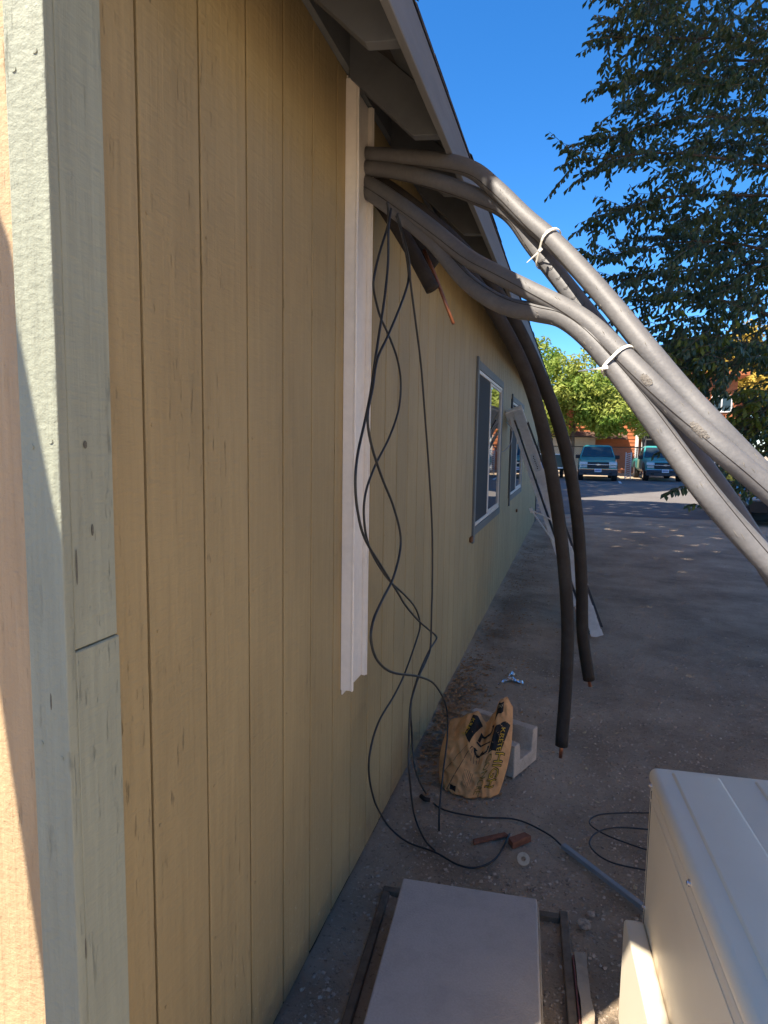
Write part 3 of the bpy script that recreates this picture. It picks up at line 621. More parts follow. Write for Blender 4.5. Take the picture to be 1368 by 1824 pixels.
# ------------------------------------------------------------------ concrete bag and block
c0, c1 = np.array([.552, 3.30]), np.array([.17, 3.46])
dx = (c1-c0)/np.linalg.norm(c1-c0); bth = math.atan2(dx[1], dx[0])
blk = MB(); D_ = .27; H_ = .195; LN = .395                   # channel block lying with its trough open upwards
prof = [(0, 0), (D_*-1, 0), (-D_, H_), (-D_+.055, H_), (-D_+.07, .075), (-.075, .075), (-.06, H_-.02), (0, H_-.02)]
blk.prism([(p[0], p[1]) for p in prof], 0, LN, 'x')
o = blk.build('concrete_block', cmu, None, bevel=.006, seg=2); o.location = (c0[0], c0[1], .0); o.rotation_euler = (0, 0, bth)
tag(o, 'grey concrete block with an open trough, behind the orange paper bag', 'concrete block')

bag = thing('concrete_bag', 'torn brown paper concrete bag slumped against the grey block', 'bag', (.36, 3.14, 0))
BO = np.array([.36, 3.14, 0])
def interp(t, tab):
    for (a, va), (b_, vb) in zip(tab, tab[1:]):
        if t <= b_: k = (t-a)/(b_-a); k = k*k*(3-2*k); return va+(vb-va)*k
    return tab[-1][1]
def bag_pt(u, v, side=1, off=0):
    """u across 0..1, v up 0..1; side 1 front, -1 back"""
    top = interp(u, [(0, .255), (.12, .27), (.3, .315), (.42, .33), (.52, .275), (.62, .335), (.74, .405), (.88, .415), (1, .37)])
    x = -.165+.30*u + v*interp(u, [(0, .01), (.4, .03), (.6, .055), (1, .035)])
    w = .30; z = top*v
    y = -.035+.22*v*v*.55+.10*v + .03*(abs(u-.5)*2)**2
    bulge = .055*math.sin(math.pi*u)**.6*(math.cos(v*math.pi*.5)**.7*.9+.12) + .004
    x += -.02*math.sin(v*math.pi)*(u-.5)*2*-1.2
    cr = .014*noise.noise((u*5+side*3, v*5, 1.5))+.011*(1-abs(noise.noise((u*8+v*3, v*7+side, 7)))*2.4)+.003*(1-abs(noise.noise((u*17-v*5, v*14, 3)))*2.2)-.010
    crease = .010*math.exp(-((u-.5-.12*(v-.6))/.07)**2)*max(0, v-.35)*1.7
    y += side*-bulge - side*(cr-crease)*min(1, u*8, (1-u)*8, )
    y -= side*off
    return BO+np.array([x, y, z])
NU, NV = 64, 56
m_ = MB(); vs = [bag_pt(i/NU, j/NV, 1)-BO for j in range(NV+1) for i in range(NU+1)]
m_.add(vs, [(j*(NU+1)+i, j*(NU+1)+i+1, (j+1)*(NU+1)+i+1, (j+1)*(NU+1)+i) for j in range(NV) for i in range(NU)])
vs = [bag_pt(i/NU, j/NV, -1)-BO for j in range(NV+1) for i in range(NU+1)]; 
m_.add(vs, [(j*(NU+1)+i, (j+1)*(NU+1)+i, (j+1)*(NU+1)+i+1, j*(NU+1)+i+1) for j in range(NV) for i in range(NU)])
base_ = [i for i in range(NU+1)]; off_ = (NU+1)*(NV+1)
m_.f += [(i, off_+i, off_+i+1, i+1) for i in range(NU)]; m_.m += [0]*NU
for s in (0, NU):
    m_.f += [(j*(NU+1)+s, (j+1)*(NU+1)+s, off_+(j+1)*(NU+1)+s, off_+j*(NU+1)+s) for j in range(NV)]; m_.m += [0]*NV
m_.build('paper_sack', kraft, bag, smooth=True)
def bag_fn(u0, v0, ang, sc=1, off=.0036):
    ca, sa = math.cos(ang), math.sin(ang)
    def fn(x, y):
        X, Y = (x*ca-y*sa)*sc, (x*sa+y*ca)*sc
        u = u0+X/.30; v = v0+Y/.36
        return bag_pt(min(.99, max(.01, u)), min(.99, max(.01, v)), 1, off)-BO
    return fn
def bag_poly(pts, m, nm, off=.0016, g=14):
    """printed patch: quad in (u, v) subdivided onto the sack"""
    m2 = MB(); (a, b_, c, d) = [np.array(p) for p in pts]
    vs = []
    for j in range(g+1):
        for i in range(g+1):
            s, t = i/g, j/g; q = (a*(1-s)+b_*s)*(1-t)+(d*(1-s)+c*s)*t; vs.append(bag_pt(q[0], q[1], 1, off)-BO)
    m2.add(vs, [(j*(g+1)+i, j*(g+1)+i+1, (j+1)*(g+1)+i+1, (j+1)*(g+1)+i) for j in range(g) for i in range(g)]); return m2.build(nm, m, bag, smooth=True)
bag_poly([(.40, .66), (.50, .93), (.35, .985), (.30, .78)], ink, 'black_band')
bag_poly([(.66, .53), (.87, .49), (.97, .80), (.70, .76)], ink, 'black_band')
bag_poly([(.68, .86), (.83, .88), (.83, .985), (.69, .985)], ink, 'black_band')
DW = -math.pi/2-.13
facing_text('2/3', .085, bag_fn(.50, .86, DW), 'printed_number', ink, bag)
facing_text('CONCRETE', .040, bag_fn(.66, .50, DW, 1), 'printed_word', ink, bag, )
facing_text('CONCRETE', .040, bag_fn(.66, .50, DW, 1, .0050), 'printed_word', inky, bag, -.0012)
facing_text('HIGH', .058, bag_fn(.80, .50, DW, 1), 'printed_word', ink, bag, .002)
facing_text('HIGH', .058, bag_fn(.80, .50, DW, 1, .0050), 'printed_word', inky, bag, -.0008)
facing_text('KRETE', .030, bag_fn(.83, .74, DW, 1, .0050), 'printed_word', inky, bag)
facing_text('KRETE', .026, bag_fn(.36, .955, DW-.35, 1, .0050), 'printed_word', inky, bag)
facing_text('MAXI', .016, bag_fn(.71, .935, .05, 1, .0050), 'printed_word', leaf_pale, bag)
for k in range(9):
    bag_poly([(.44+.016*k, .46), (.445+.016*k, .46), (.435+.016*k, .60), (.43+.016*k, .60)], ink, 'text_line', g=4) if k % 2 else None
for k in range(6): bag_poly([(.38+.022*k, .14), (.384+.022*k, .14), (.405+.022*k, .34), (.401+.022*k, .34)], ink, 'text_line', g=4)
bag_poly([(.20, .05), (.30, .04), (.31, .125), (.21, .135)], ink, 'printed_square', g=4)
bag_poly([(.14, .02), (.15, .02), (.45, .63), (.44, .63)], ink, 'printed_line', g=16)
bag_poly([(.45, .625), (.68, .525), (.68, .53), (.45, .635)], ink, 'printed_line', g=8)
bag_poly([(.07, .25), (.072, .24), (.38, .64), (.376, .64)], ink, 'printed_line', g=16)

# ------------------------------------------------------------------ odds and ends on the dirt
def wood_bit(label, p0, p1, w, h, m=redwood):
    A, B = at(*p0, 'z', h/2), at(*p1, 'z', h/2); an = math.atan2(B[1]-A[1], B[0]-A[0]); l_ = np.linalg.norm(B-A)
    m_ = MB(); m_.hexa([(0, -w/2, 0), (l_, -w*.4, 0), (l_*.96, w/2, 0), (.01, w*.45, 0), (0, -w/2, h), (l_*.98, -w*.4, h), (l_*.95, w/2, h*.9), (.012, w*.45, h)])
    o = m_.build('wood_scrap', m, None, bevel=.002, seg=1); o.location = (A[0], A[1], .0); o.rotation_euler = (0, 0, an); tag(o, label, 'wood scrap', 'broken red wood scraps on the dirt')
wood_bit('long thin broken strip of reddish wood on the dirt', (841, 1500), (905, 1486), .03, .012)
wood_bit('short chunky reddish wood block beside the cable end', (907, 1503), (942, 1490), .045, .03)
q = at(932, 1535, 'z', .012); m_ = MB(); ring = []
n_ = 24
for (rr, zz) in ((.010, -.004), (.026, -.004), (.026, .004), (.010, .004)): ring += [(rr*math.cos(k*2*math.pi/n_), rr*math.sin(k*2*math.pi/n_), zz) for k in range(n_)]
m_.add(ring, [(a*n_+k, a*n_+(k+1) % n_, ((a+1) % 4)*n_+(k+1) % n_, ((a+1) % 4)*n_+k) for a in range(4) for k in range(n_)])
o = m_.build('washer_disc', mat('pale_fibre', (.52, .44, .32), .8, .2, 40), None); o.location = (q[0], q[1], .024); o.rotation_euler = (.75, .12, 0)
tag(o, 'small pale round disc with a centre hole on the dirt', 'disc')
# crumpled foil strip: two twisted arms
fo = MB(); q0 = [at(877, 1222, 'z', .02), at(893, 1212, 'z', .04), at(908, 1203, 'z', .06), at(920, 1207, 'z', .05), at(933, 1214, 'z', .02)]
q1 = [at(906, 1204, 'z', .06), at(909, 1194, 'z', .05), at(917, 1198, 'z', .04)]
for pth, w_ in ((spline(q0, 7), .028), (spline(q1, 6), .03)):
    n_ = len(pth); vs = []
    for i, p in enumerate(pth):
        for s in range(5):
            a = noise.noise((i*.6, s*.8, 4)); vs.append((p[0]+.012*noise.noise((i*.9, s, 1)), p[1]+(s-2)*w_*.5+.01*a, max(.004, p[2]*.6+.018*noise.noise((i*1.1, s*1.3, 8)))))
    fo.add(vs, [(i*5+s, i*5+s+1, (i+1)*5+s+1, (i+1)*5+s) for i in range(n_-1) for s in range(4)])
tag(fo.build('foil_strip', foil_m, None), 'crumpled strip of shiny silver foil on the dirt behind the bag', 'foil')
# litter, pebbles, clods
def scatter(name, label, n, fn, m, tri=True):
    b_ = MB()
    for _ in range(n): fn(b_)
    return tag(b_.build(name, m), label, kind='stuff')
def dry(b_, x, y, s, z=None):
    a = random.uniform(0, 6.28); c, d = math.cos(a), math.sin(a); z0 = (ground_z(x, y) if z is None else z)+.004; t1, t2 = random.uniform(0, .6)*s, random.uniform(0, .6)*s
    v = [(-s, 0, t1), (-.3*s, .4*s, 0), (.4*s, .35*s, t2*.5), (s, 0, t2), (.4*s, -.35*s, 0.1*s), (-.3*s, -.4*s, t1*.5), (0, 0, .1*s)]
    b_.add([(x+p[0]*c-p[1]*d, y+p[0]*d+p[1]*c, z0+p[2]) for p in v], [(6, 0, 5), (6, 5, 4), (6, 4, 3), (6, 3, 2), (6, 2, 1), (6, 1, 0)])
def near_wall(b_):
    y_ = random.triangular(3.2, 5.2, 4.0); x_ = abs(random.gauss(0, .10))+.02; dry(b_, x_, y_, random.uniform(.010, .028), ground_z(x_, y_)+random.uniform(0, .025)*math.exp(-x_/.1))
scatter('dry_leaves', 'brown dry leaves drifted along the foot of the tan wall', 620, near_wall, leaf_dry)
scatter('pale_leaves', 'pale dry leaves scattered over the dirt', 480, lambda b_: (lambda x_, y_: dry(b_, x_, y_, random.uniform(.008, .02)))(random.uniform(.1, 4)**1.0, random.uniform(2.3, 14)), leaf_pale)
scatter('yard_leaves', 'brown leaf litter in the lee of the wall', 1300, lambda b_: (lambda x_, y_: dry(b_, x_, y_, random.uniform(.008, .02)))(abs(random.gauss(.05, .28))+.03, random.uniform(3, 12)), leaf_dry)
def pebble(b_, x, y, s):
    z = ground_z(x, y); jit = [random.uniform(.6, 1.15) for _ in range(6)]; e = random.uniform(.45, .8)
    v = [(s*jit[0], 0, 0), (0, s*jit[1], 0), (-s*jit[2], 0, 0), (0, -s*jit[3], 0), (s*.2, s*.1, s*e*jit[4]), (-s*.5, -s*.4, s*e*.7), (s*.5, s*.5, s*e*.6)]
    a = random.uniform(0, 6.28); c, d = math.cos(a), math.sin(a)
    b_.add([(x+p[0]*c-p[1]*d, y+p[0]*d+p[1]*c, z+p[2]) for p in v], [(0, 6, 4), (6, 1, 4), (1, 2, 4), (2, 5, 4), (5, 3, 4), (3, 0, 4), (0, 1, 6), (2, 3, 5)])
def peb(b_):
    y_ = 1.4+abs(random.gauss(0, 2.9)); x_ = random.uniform(.02, .9+.42*y_); 
    if .2 < x_ < .75 and y_ < 2.27: return
    pebble(b_, x_, y_, random.choice([.002, .0025, .003, .003, .004, .005, .007, .010]))
scatter('pebbles', 'small pebbles and crumbs of dirt strewn over the yard', 16000, peb, stone_m)
def clod(b_):
    x_ = random.gauss(.68, .14); y_ = random.gauss(2.42, .10)
    if .2 < x_ < .75 and y_ < 2.27: return
    pebble(b_, x_, y_, random.choice([.005, .006, .008, .012]))
scatter('clods', 'dirt clods and grey crumbs along the dug edge of the pad', 170, clod, stone_m)
for (px, py, s, lab) in ((1040, 1650, .026, 'rounded pale stone on the dirt left of the beige unit'), (1052, 1630, .015, 'small pale stone just above the rounded one by the beige unit'), (855, 1135, .035, 'palm-sized stone on the dirt by the wall beyond the foil')):
    b_ = MB(); q = at(px, py, 'z', 0)
    bm = bmesh.new(); bmesh.ops.create_icosphere(bm, subdivisions=2, radius=s)
    for v in bm.verts: v.co *= 1+.25*noise.noise(v.co*40); v.co.z *= .55
    me = bpy.data.meshes.new('stone'); bm.to_mesh(me); bm.free(); me.materials.append(stone_m); o = link(bpy.data.objects.new('stone', me)); o.location = (q[0], q[1], s*.3); tag(o, lab, 'stone')

# ------------------------------------------------------------------ pickups
def make_truck():
    """front faces -Y at y=0, ground z=0, centred on x=0"""
    t = thing('pickup_truck', '', 'pickup')
    hw = .96
    b_ = MB()                                                   # lower body, fenders and hood in one shell
    sec = [(.10, .82, .52, .93), (.16, .90, .50, .99), (.35, .95, .46, 1.05), (1.5, .96, .46, 1.20), (1.62, .96, .46, 1.22), (3.1, .96, .46, 1.20), (3.2, .96, .5, 1.16), (5.4, .96, .55, 1.16)]
    rings = [[(-w+.06, y, zb), (w-.06, y, zb), (w, y, zb+.12), (w, y, zt-.14), (w-.10, y, zt-.02), (w*.45, y, zt+.015), (-w*.45, y, zt+.015), (-w+.10, y, zt-.02), (-w, y, zt-.14), (-w, y, zb+.12)] for (y, w, zb, zt) in sec]
    n_ = 10; b_.add([p for r in rings for p in r], [(i*n_+k, i*n_+(k+1) % n_, (i+1)*n_+(k+1) % n_, (i+1)*n_+k) for i in range(len(sec)-1) for k in range(n_)]+[tuple(range(n_))[::-1], tuple((len(sec)-1)*n_+k for k in range(n_))])
    b_.build('body', teal, t, smooth=False, bevel=.012, seg=1)
    c_ = MB()                                                   # cab: pillars and roof
    lo = [(-.90, 1.50, 1.18), (.90, 1.50, 1.18), (.91, 3.15, 1.18), (-.91, 3.15, 1.18)]; hi = [(-.72, 2.25, 1.78), (.72, 2.25, 1.78), (.73, 3.0, 1.78), (-.73, 3.0, 1.78)]
    c_.hexa(lo+hi); c_.build('cab', teal, t, bevel=.03, seg=2)
    r_ = MB(); r_.hexa([(-.73, 2.22, 1.77), (.73, 2.22, 1.77), (.74, 3.03, 1.77), (-.74, 3.03, 1.77), (-.58, 2.35, 1.845), (.58, 2.35, 1.845), (.58, 2.95, 1.845), (-.58, 2.95, 1.845)]); r_.build('cab_roof', teal, t, bevel=.02, seg=2)
    w_ = MB(); w_.hexa([(-.83, 1.515, 1.225), (.83, 1.515, 1.225), (.83, 1.545, 1.225), (-.83, 1.545, 1.225), (-.67, 2.195, 1.755), (.67, 2.195, 1.755), (.67, 2.22, 1.755), (-.67, 2.22, 1.755)]); w_.build('windscreen', carglass, t)
    for s in (-1, 1):
        g_ = MB(); g_.hexa([(s*.908, 1.75, 1.23), (s*.908, 2.95, 1.23), (s*.895, 2.95, 1.23), (s*.895, 1.75, 1.23), (s*.748, 2.3, 1.73), (s*.748, 2.9, 1.73), (s*.73, 2.9, 1.73), (s*.73, 2.3, 1.73)]); g_.build('side_window', carglass, t)
        m_ = MB(); m_.box((s*1.0-.12, 1.62, 1.12), (s*1.0+.12, 1.74, 1.32)); m_.build('mirror', plastic_k, t, bevel=.02, seg=2)
        h_ = MB(); h_.hexa([(s*.90, .105, .86), (s*.52, .085, .86), (s*.52, .15, .86), (s*.90, .2, .86), (s*.90, .135, .985), (s*.52, .095, .975), (s*.52, .15, .975), (s*.90, .2, .985)]); h_.build('headlight', lamp_m, t, bevel=.01, seg=1)
        h_ = MB(); h_.hexa([(s*.88, .085, .70), (s*.54, .07, .70), (s*.54, .13, .70), (s*.88, .15, .70), (s*.88, .085, .80), (s*.54, .07, .80), (s*.54, .13, .80), (s*.88, .15, .80)]); h_.build('turn_signal', lamp_m, t, bevel=.01, seg=1)
        f_ = MB(); f_.box((s*.62-.08, -.012, .34), (s*.62+.08, .02, .44)); f_.build('tow_opening', plastic_k, t, bevel=.01, seg=1)
        a_ = MB(); a_.prism([(.34, .40), (.36, .72), (.50, .90), (.78, .98), (1.06, .90), (1.20, .72), (1.22, .40)], s*.955, s*.972, 'x'); a_.build('wheel_arch', plastic_k, t)
        a_ = MB(); a_.prism([(3.74, .42), (3.76, .72), (3.9, .9), (4.18, .98), (4.46, .9), (4.6, .72), (4.62, .42)], s*.955, s*.972, 'x'); a_.build('wheel_arch', plastic_k, t)
        d_ = MB(); d_.box((s*.962-.003, 1.65, .62), (s*.962+.003, 2.98, 1.12)); d_.build('door', dull if s < 0 else teal, t)
        for y_ in (.78, 4.18):
            for_ = MB(); for_.tube([(s*.70, y_, .37), (s*.73, y_, .37), (s*.95, y_, .37), (s*.975, y_, .37)], [.34, .37, .37, .34], 22); w0 = for_.build('wheel', tyre, t, smooth=False)
            rm = MB(); rm.tube([(s*.90, y_, .37), (s*.978, y_, .37), (s*.985, y_, .37)], [.22, .22, .10], 16); rm.build('rim', chrome, w0)
    g_ = MB(); g_.box((-.52, .06, .66), (.52, .14, .975)); gr = g_.build('grille', plastic_k, t, bevel=.012, seg=1)
    for z_ in (.70, .75, .80, .90, .94):
        q_ = MB(); q_.box((-.49, .05, z_-.008), (.49, .062, z_+.008)); q_.build('grille_bar', bumper_m, gr)
    q_ = MB(); q_.box((-.91, .035, .825), (.91, .085, .865)); q_.build('chrome_bar', chrome, t, bevel=.01, seg=1)
    q_ = MB(); q_.prism([(-.13, .822), (-.045, .822), (-.045, .805), (.045, .805), (.06, .822), (.12, .822), (.135, .868), (.05, .868), (.045, .885), (-.045, .885), (-.05, .868), (-.115, .868)], .018, .036, 'y'); q_.build('emblem', chrome, t)
    u_ = MB(); u_.box((-.93, -.01, .47), (.93, .16, .60)); u_.build('bumper', bumper_m, t, bevel=.02, seg=2)
    u_ = MB(); u_.hexa([(-.93, -.03, .60), (.93, -.03, .60), (.93, .14, .60), (-.93, .14, .60), (-.93, -.01, .63), (.93, -.01, .63), (.93, .14, .63), (-.93, .14, .63)]); u_.build('bumper_pad', chrome, t, bevel=.006, seg=1)
    u_ = MB(); u_.hexa([(-.90, .0, .30), (.90, .0, .30), (.90, .2, .30), (-.90, .2, .30), (-.93, -.008, .465), (.93, -.008, .465), (.93, .15, .465), (-.93, .15, .465)]); u_.build('lower_valance', bumper_m, t, bevel=.015, seg=1)
    p_ = MB(); p_.box((-.17, -.045, .47), (.17, -.031, .64)); pl = p_.build('licence_plate', plate_m, t)
    p_ = MB()
    for k in range(6): p_.box((-.13+k*.045, -.048, .515), (-.10+k*.045, -.0445, .59))
    p_.build('plate_print', plate_ink, pl)
    return t
tr1 = make_truck(); tr1.location = (2.04, 34.9, 0); tr1.rotation_euler = (0, 0, 0)
tr1['label'] = 'teal pickup truck parked facing us, seen head-on just right of the hanging pipes'; tr1['group'] = 'teal pickups parked by the fence'
tr2 = copy_tree(tr1); tr2.location = (5.40, 36.3, 0); tr2.rotation_euler = (0, 0, .05)
tr2['label'] = 'teal pickup truck with dull tan side, half hidden behind the grey pipes'; tr2['group'] = 'teal pickups parked by the fence'
# dark car at the right edge
cr = thing('parked_car', 'black car in deep shade at the right edge behind the pipes', 'car', (5.35, 18.6, 0), math.radians(2))
m_ = MB(); sec = [(-2.2, .78, .3, .62), (-1.9, .86, .24, .80), (-.6, .88, .22, .90), (1.6, .88, .22, .92), (2.2, .80, .3, .80)]; n_ = 8
rings = [[(-w+.05, y, zb), (w-.05, y, zb), (w, y, zb+.15), (w, y, zt-.12), (w-.1, y, zt), (-w+.1, y, zt), (-w, y, zt-.12), (-w, y, zb+.15)] for (y, w, zb, zt) in sec]
m_.add([p for r in rings for p in r], [(i*n_+k, i*n_+(k+1) % n_, (i+1)*n_+(k+1) % n_, (i+1)*n_+k) for i in range(len(sec)-1) for k in range(n_)]+[tuple(range(n_))[::-1], tuple((len(sec)-1)*n_+k for k in range(n_))]); m_.build('body', navy, cr, bevel=.02, seg=2)
m_ = MB(); m_.hexa([(-.76, -1.0, .9), (.76, -1.0, .9), (.76, 1.7, .9), (-.76, 1.7, .9), (-.58, -.25, 1.42), (.58, -.25, 1.42), (.58, 1.1, 1.42), (-.58, 1.1, 1.42)]); m_.build('cabin', carglass, cr, bevel=.05, seg=2)
m_ = MB(); m_.box((-.57, -.22, 1.40), (.57, 1.08, 1.445)); m_.build('roof', navy, cr, bevel=.02, seg=2)
for s in (-1, 1):
    for y_ in (-1.4, 1.35):
        m_ = MB(); m_.tube([(s*.68, y_, .31), (s*.89, y_, .31)], .31, 18); w0 = m_.build('wheel', tyre, cr); m_ = MB(); m_.tube([(s*.85, y_, .31), (s*.90, y_, .31)], .19, 12); m_.build('rim', chrome, w0)
    m_ = MB(); m_.box((s*.6-.16, -2.20, .55), (s*.6+.16, -2.08, .66)); m_.build('headlight', lamp_m, cr, bevel=.02, seg=1)
# trailer left of the first pickup
tl = thing('utility_trailer', 'dark green box trailer partly hidden behind the hanging pipes', 'trailer', (-.75, 36.6, 0))
m_ = MB(); m_.box((-1.3, 0, .62), (1.15, 2.4, 1.30)); m_.build('box', grn_dk, tl, bevel=.02, seg=1)
m_ = MB(); m_.box((-1.32, -.03, .55), (1.17, .0, .62)); m_.box((-1.32, -.03, 1.29), (1.17, -.001, 1.34)); m_.build('frame', alu, tl)
for s in (-1.1, .95):
    m_ = MB(); m_.tube([(s-.1, 1.2, .33), (s+.1, 1.2, .33)], .33, 18); m_.build('wheel', tyre, tl)
m_ = MB(); m_.box((-1.2, .3, .45), (1.05, .4, .54)); m_.build('axle', plastic_k, tl)
dr = thing('standin_drum', 'pale blue drum standing in for a far car hood between the building and the hanging pipes', 'drum', tuple(at(966, 862, 'y', 33)[:2])+(0,))  # drum put in for a pale blue shape taken for a far car hood
m_ = MB(); m_.tube([(0, 0, z) for z in (0, .05, .3, .33, .6, .63, .88, .93)], [.27, .30, .30, .315, .30, .315, .30, .26], 20); m_.build('shell', paleblue, dr, smooth=True)
m_ = MB(); m_.tube([(0, 0, .93), (0, 0, .955)], .27, 20); m_.build('drum_lid', white_p, dr)

# ------------------------------------------------------------------ fence behind the pickups
fe = thing('chain_link_fence', 'chain-link fence with dark top rail behind the teal pickups', 'fence', (0, 42.2, 0))
m_ = MB(); m_.tube([(-9, 0, 1.75), (14, 0, 1.75)], .03, 8); m_.build('top_rail', rail_m, fe)
m_ = MB(); m_.tube([(-9, 0, 2.35), (3.0, 0, 2.35)], .03, 8); m_.build('top_rail', rail_m, fe)
p0 = None
for k in range(9):
    if p0 is None: m_ = MB(); m_.tube([(0, .05, 0), (0, .05, 1.8)], .035, 8); p0 = m_.build('fence_post', rail_m, fe); p0.location = (-8.5, 0, 0)
    else: part_copy(p0, fe, (-8.5+k*2.6, 0, 0))
m_ = MB()
for k in range(170):
    x = -9+k*.135
    for s in (-1, 1): m_.add([(x, 0, .03), (x+.012, 0, .03), (x+.012+s*1.7, 0, 1.73), (x+s*1.7, 0, 1.73)], [(0, 1, 2, 3)])
tag(m_.build('wire_mesh', wire_m, fe), kind='stuff')
q = at(1118, 845, 'y', 37.8); wp = thing('white_post', 'white lattice post standing between the two teal pickups', 'post', (q[0], 37.8, 0))
m_ = MB(); m_.box((-.16, -.03, 0), (-.11, .03, 1.48)); m_.box((.11, -.03, 0), (.16, .03, 1.48)); m_.build('upright', white_p, wp)
m_ = MB()
for k in range(12): m_.hexa([(-.11, -.01, .08+k*.115), (.11, -.01, .16+k*.115), (.11, .01, .16+k*.115), (-.11, .01, .08+k*.115), (-.11, -.01, .12+k*.115), (.11, -.01, .20+k*.115), (.11, .01, .20+k*.115), (-.11, .01, .12+k*.115)])
m_.build('lattice_slat', white_p, wp)

# ------------------------------------------------------------------ red building
rb = thing('red_building', 'red wooden building with white posts and windows beyond the fence', 'building', (0, 47, 0))
m_ = MB(); m_.box((-14, 0, 0), (11.2, 9, 5.1)); m_.build('wall', redwall, rb)
cl = MB()
for k in range(21): cl.hexa([(-14, -.045, .2+k*.235), (11.2, -.045, .2+k*.235), (11.2, -.002, .2+k*.235), (-14, -.002, .2+k*.235), (-14, -.012, .43+k*.235), (11.2, -.012, .43+k*.235), (11.2, -.002, .43+k*.235), (-14, -.002, .43+k*.235)])
tag(cl.build('clapboards', redwall, rb), kind='stuff')
m_ = MB(); m_.box((-14.5, -.7, 5.12), (3.4, 9.5, 5.4)); m_.build('roof', roofbrown, rb)
m_ = MB(); m_.box((5.0, -1.6, 2.95), (10.4, -.05, 6.25)); uw = m_.build('upper_bay', redwall, rb)
for k in range(11):
    m_ = MB(); m_.box((4.98, -1.63, 2.97+k*.298), (10.42, -1.602, 3.25+k*.298)); m_.build('clapboard', redwall, uw)
m_ = MB(); m_.box((4.6, -2.2, 6.26), (11.0, .5, 6.5)); m_.build('bay_roof', redwall, rb)
m_ = MB(); m_.box((4.98, -1.66, 2.55), (10.42, -.05, 2.94)); m_.build('white_beam', white_p, rb)
def win(x0, x1, z0, z1, y_, vert=1, hor=0):
    f_ = MB(); f_.box((x0-.08, y_-.05, z0-.08), (x1+.08, y_, z0)); f_.box((x0-.08, y_-.05, z1), (x1+.08, y_, z1+.08)); f_.box((x0-.08, y_-.05, z0), (x0, y_, z1)); f_.box((x1, y_-.05, z0), (x1+.08, y_, z1))
    for k in range(vert): xx = x0+(x1-x0)*(k+1)/(vert+1); f_.box((xx-.04, y_-.045, z0), (xx+.04, y_-.005, z1))
    for k in range(hor): zz = z0+(z1-z0)*(k+1)/(hor+1); f_.box((x0, y_-.048, zz-.04), (x1, y_-.003, zz+.04))
    o = f_.build('window', white_p, rb); g_ = MB(); g_.box((x0, y_-.02, z0), (x1, y_-.01, z1)); g_.build('pane', carglass, o)
win(9.05, 10.1, 4.1, 5.0, -1.635, 1); win(6.3, 7.3, 4.1, 5.0, -1.635, 1)
win(5.45, 8.1, .7, 3.9, -.05, 1, 1); win(8.6, 10.8, .7, 2.4, -.05, 1, 0)
win(-5, -3.4, 1.0, 2.6, -.05, 1); win(-1.6, -.2, 1.0, 2.6, -.05, 1)
for x in (4.85, 5.25):
    m_ = MB(); m_.box((x-.10, -.4, 0), (x+.10, -.2, 4.1)); m_.build('post', white_p, rb)
m_ = MB(); m_.box((-.6, -.5, 0.02), (2.2, -.06, 2.5)); m_.build('shed_front', tanwall, rb)
sr = MB(); sr.hexa([(-1.0, -1.0, 2.5), (4.2, -1.0, 2.25), (4.2, -.06, 2.55), (-1.0, -.06, 2.8), (-1.0, -1.0, 2.6), (4.2, -1.0, 2.35), (4.2, -.06, 2.65), (-1.0, -.06, 2.9)]); sr.build('porch_roof', roofbrown, rb)

# ------------------------------------------------------------------ foliage
def leaf_cloud(name, m, centres, n, size, parent=None, shell=.75, flat=1.0, updir=.3):
    """centres: list of (p, radius). leaf-sized bent quads through the volume of many clumps"""
    V = []; Fc = []
    tot = sum(r**2 for _, r in centres)
    for p, r in centres:
        k = max(3, int(n*r*r/tot)); d = rng.normal(size=(k, 3)); d /= np.linalg.norm(d, axis=1)[:, None]
        rad = r*(shell+(1-shell)*rng.random(k))**1.0*(.35+.65*rng.random(k)**.5)
        P = np.array(p)+d*rad[:, None]*np.array([1, 1, flat])
        nrm = d*.6+rng.normal(size=(k, 3))*.6+np.array([0, 0, updir]); nrm /= np.linalg.norm(nrm, axis=1)[:, None]
        a = np.cross(nrm, rng.normal(size=(k, 3))); a /= np.linalg.norm(a, axis=1)[:, None]; c = np.cross(nrm, a)
        s = size*(.6+.8*rng.random(k))[:, None]
        b0 = len(V); quad = np.stack([P-a*s, P-c*s*.45+nrm*s*.12, P+a*s, P+c*s*.45+nrm*s*.12], 1).reshape(-1, 3)
        V += quad.tolist(); Fc += [(b0+4*i, b0+4*i+1, b0+4*i+2, b0+4*i+3) for i in range(k)]
    me = bpy.data.meshes.new(name); me.from_pydata(V, [], Fc); me.materials.append(m)
    return link(bpy.data.objects.new(name, me), parent)
def clumps(c, R, n, r0, r1, sq=(1, 1, .8)):
    out = []
    for _ in range(n):
        d = rng.normal(size=3); d /= np.linalg.norm(d); out.append((np.array(c)+d*R*np.array(sq)*(.35+.65*rng.random()**.6), rng.uniform(r0, r1)))
    return out
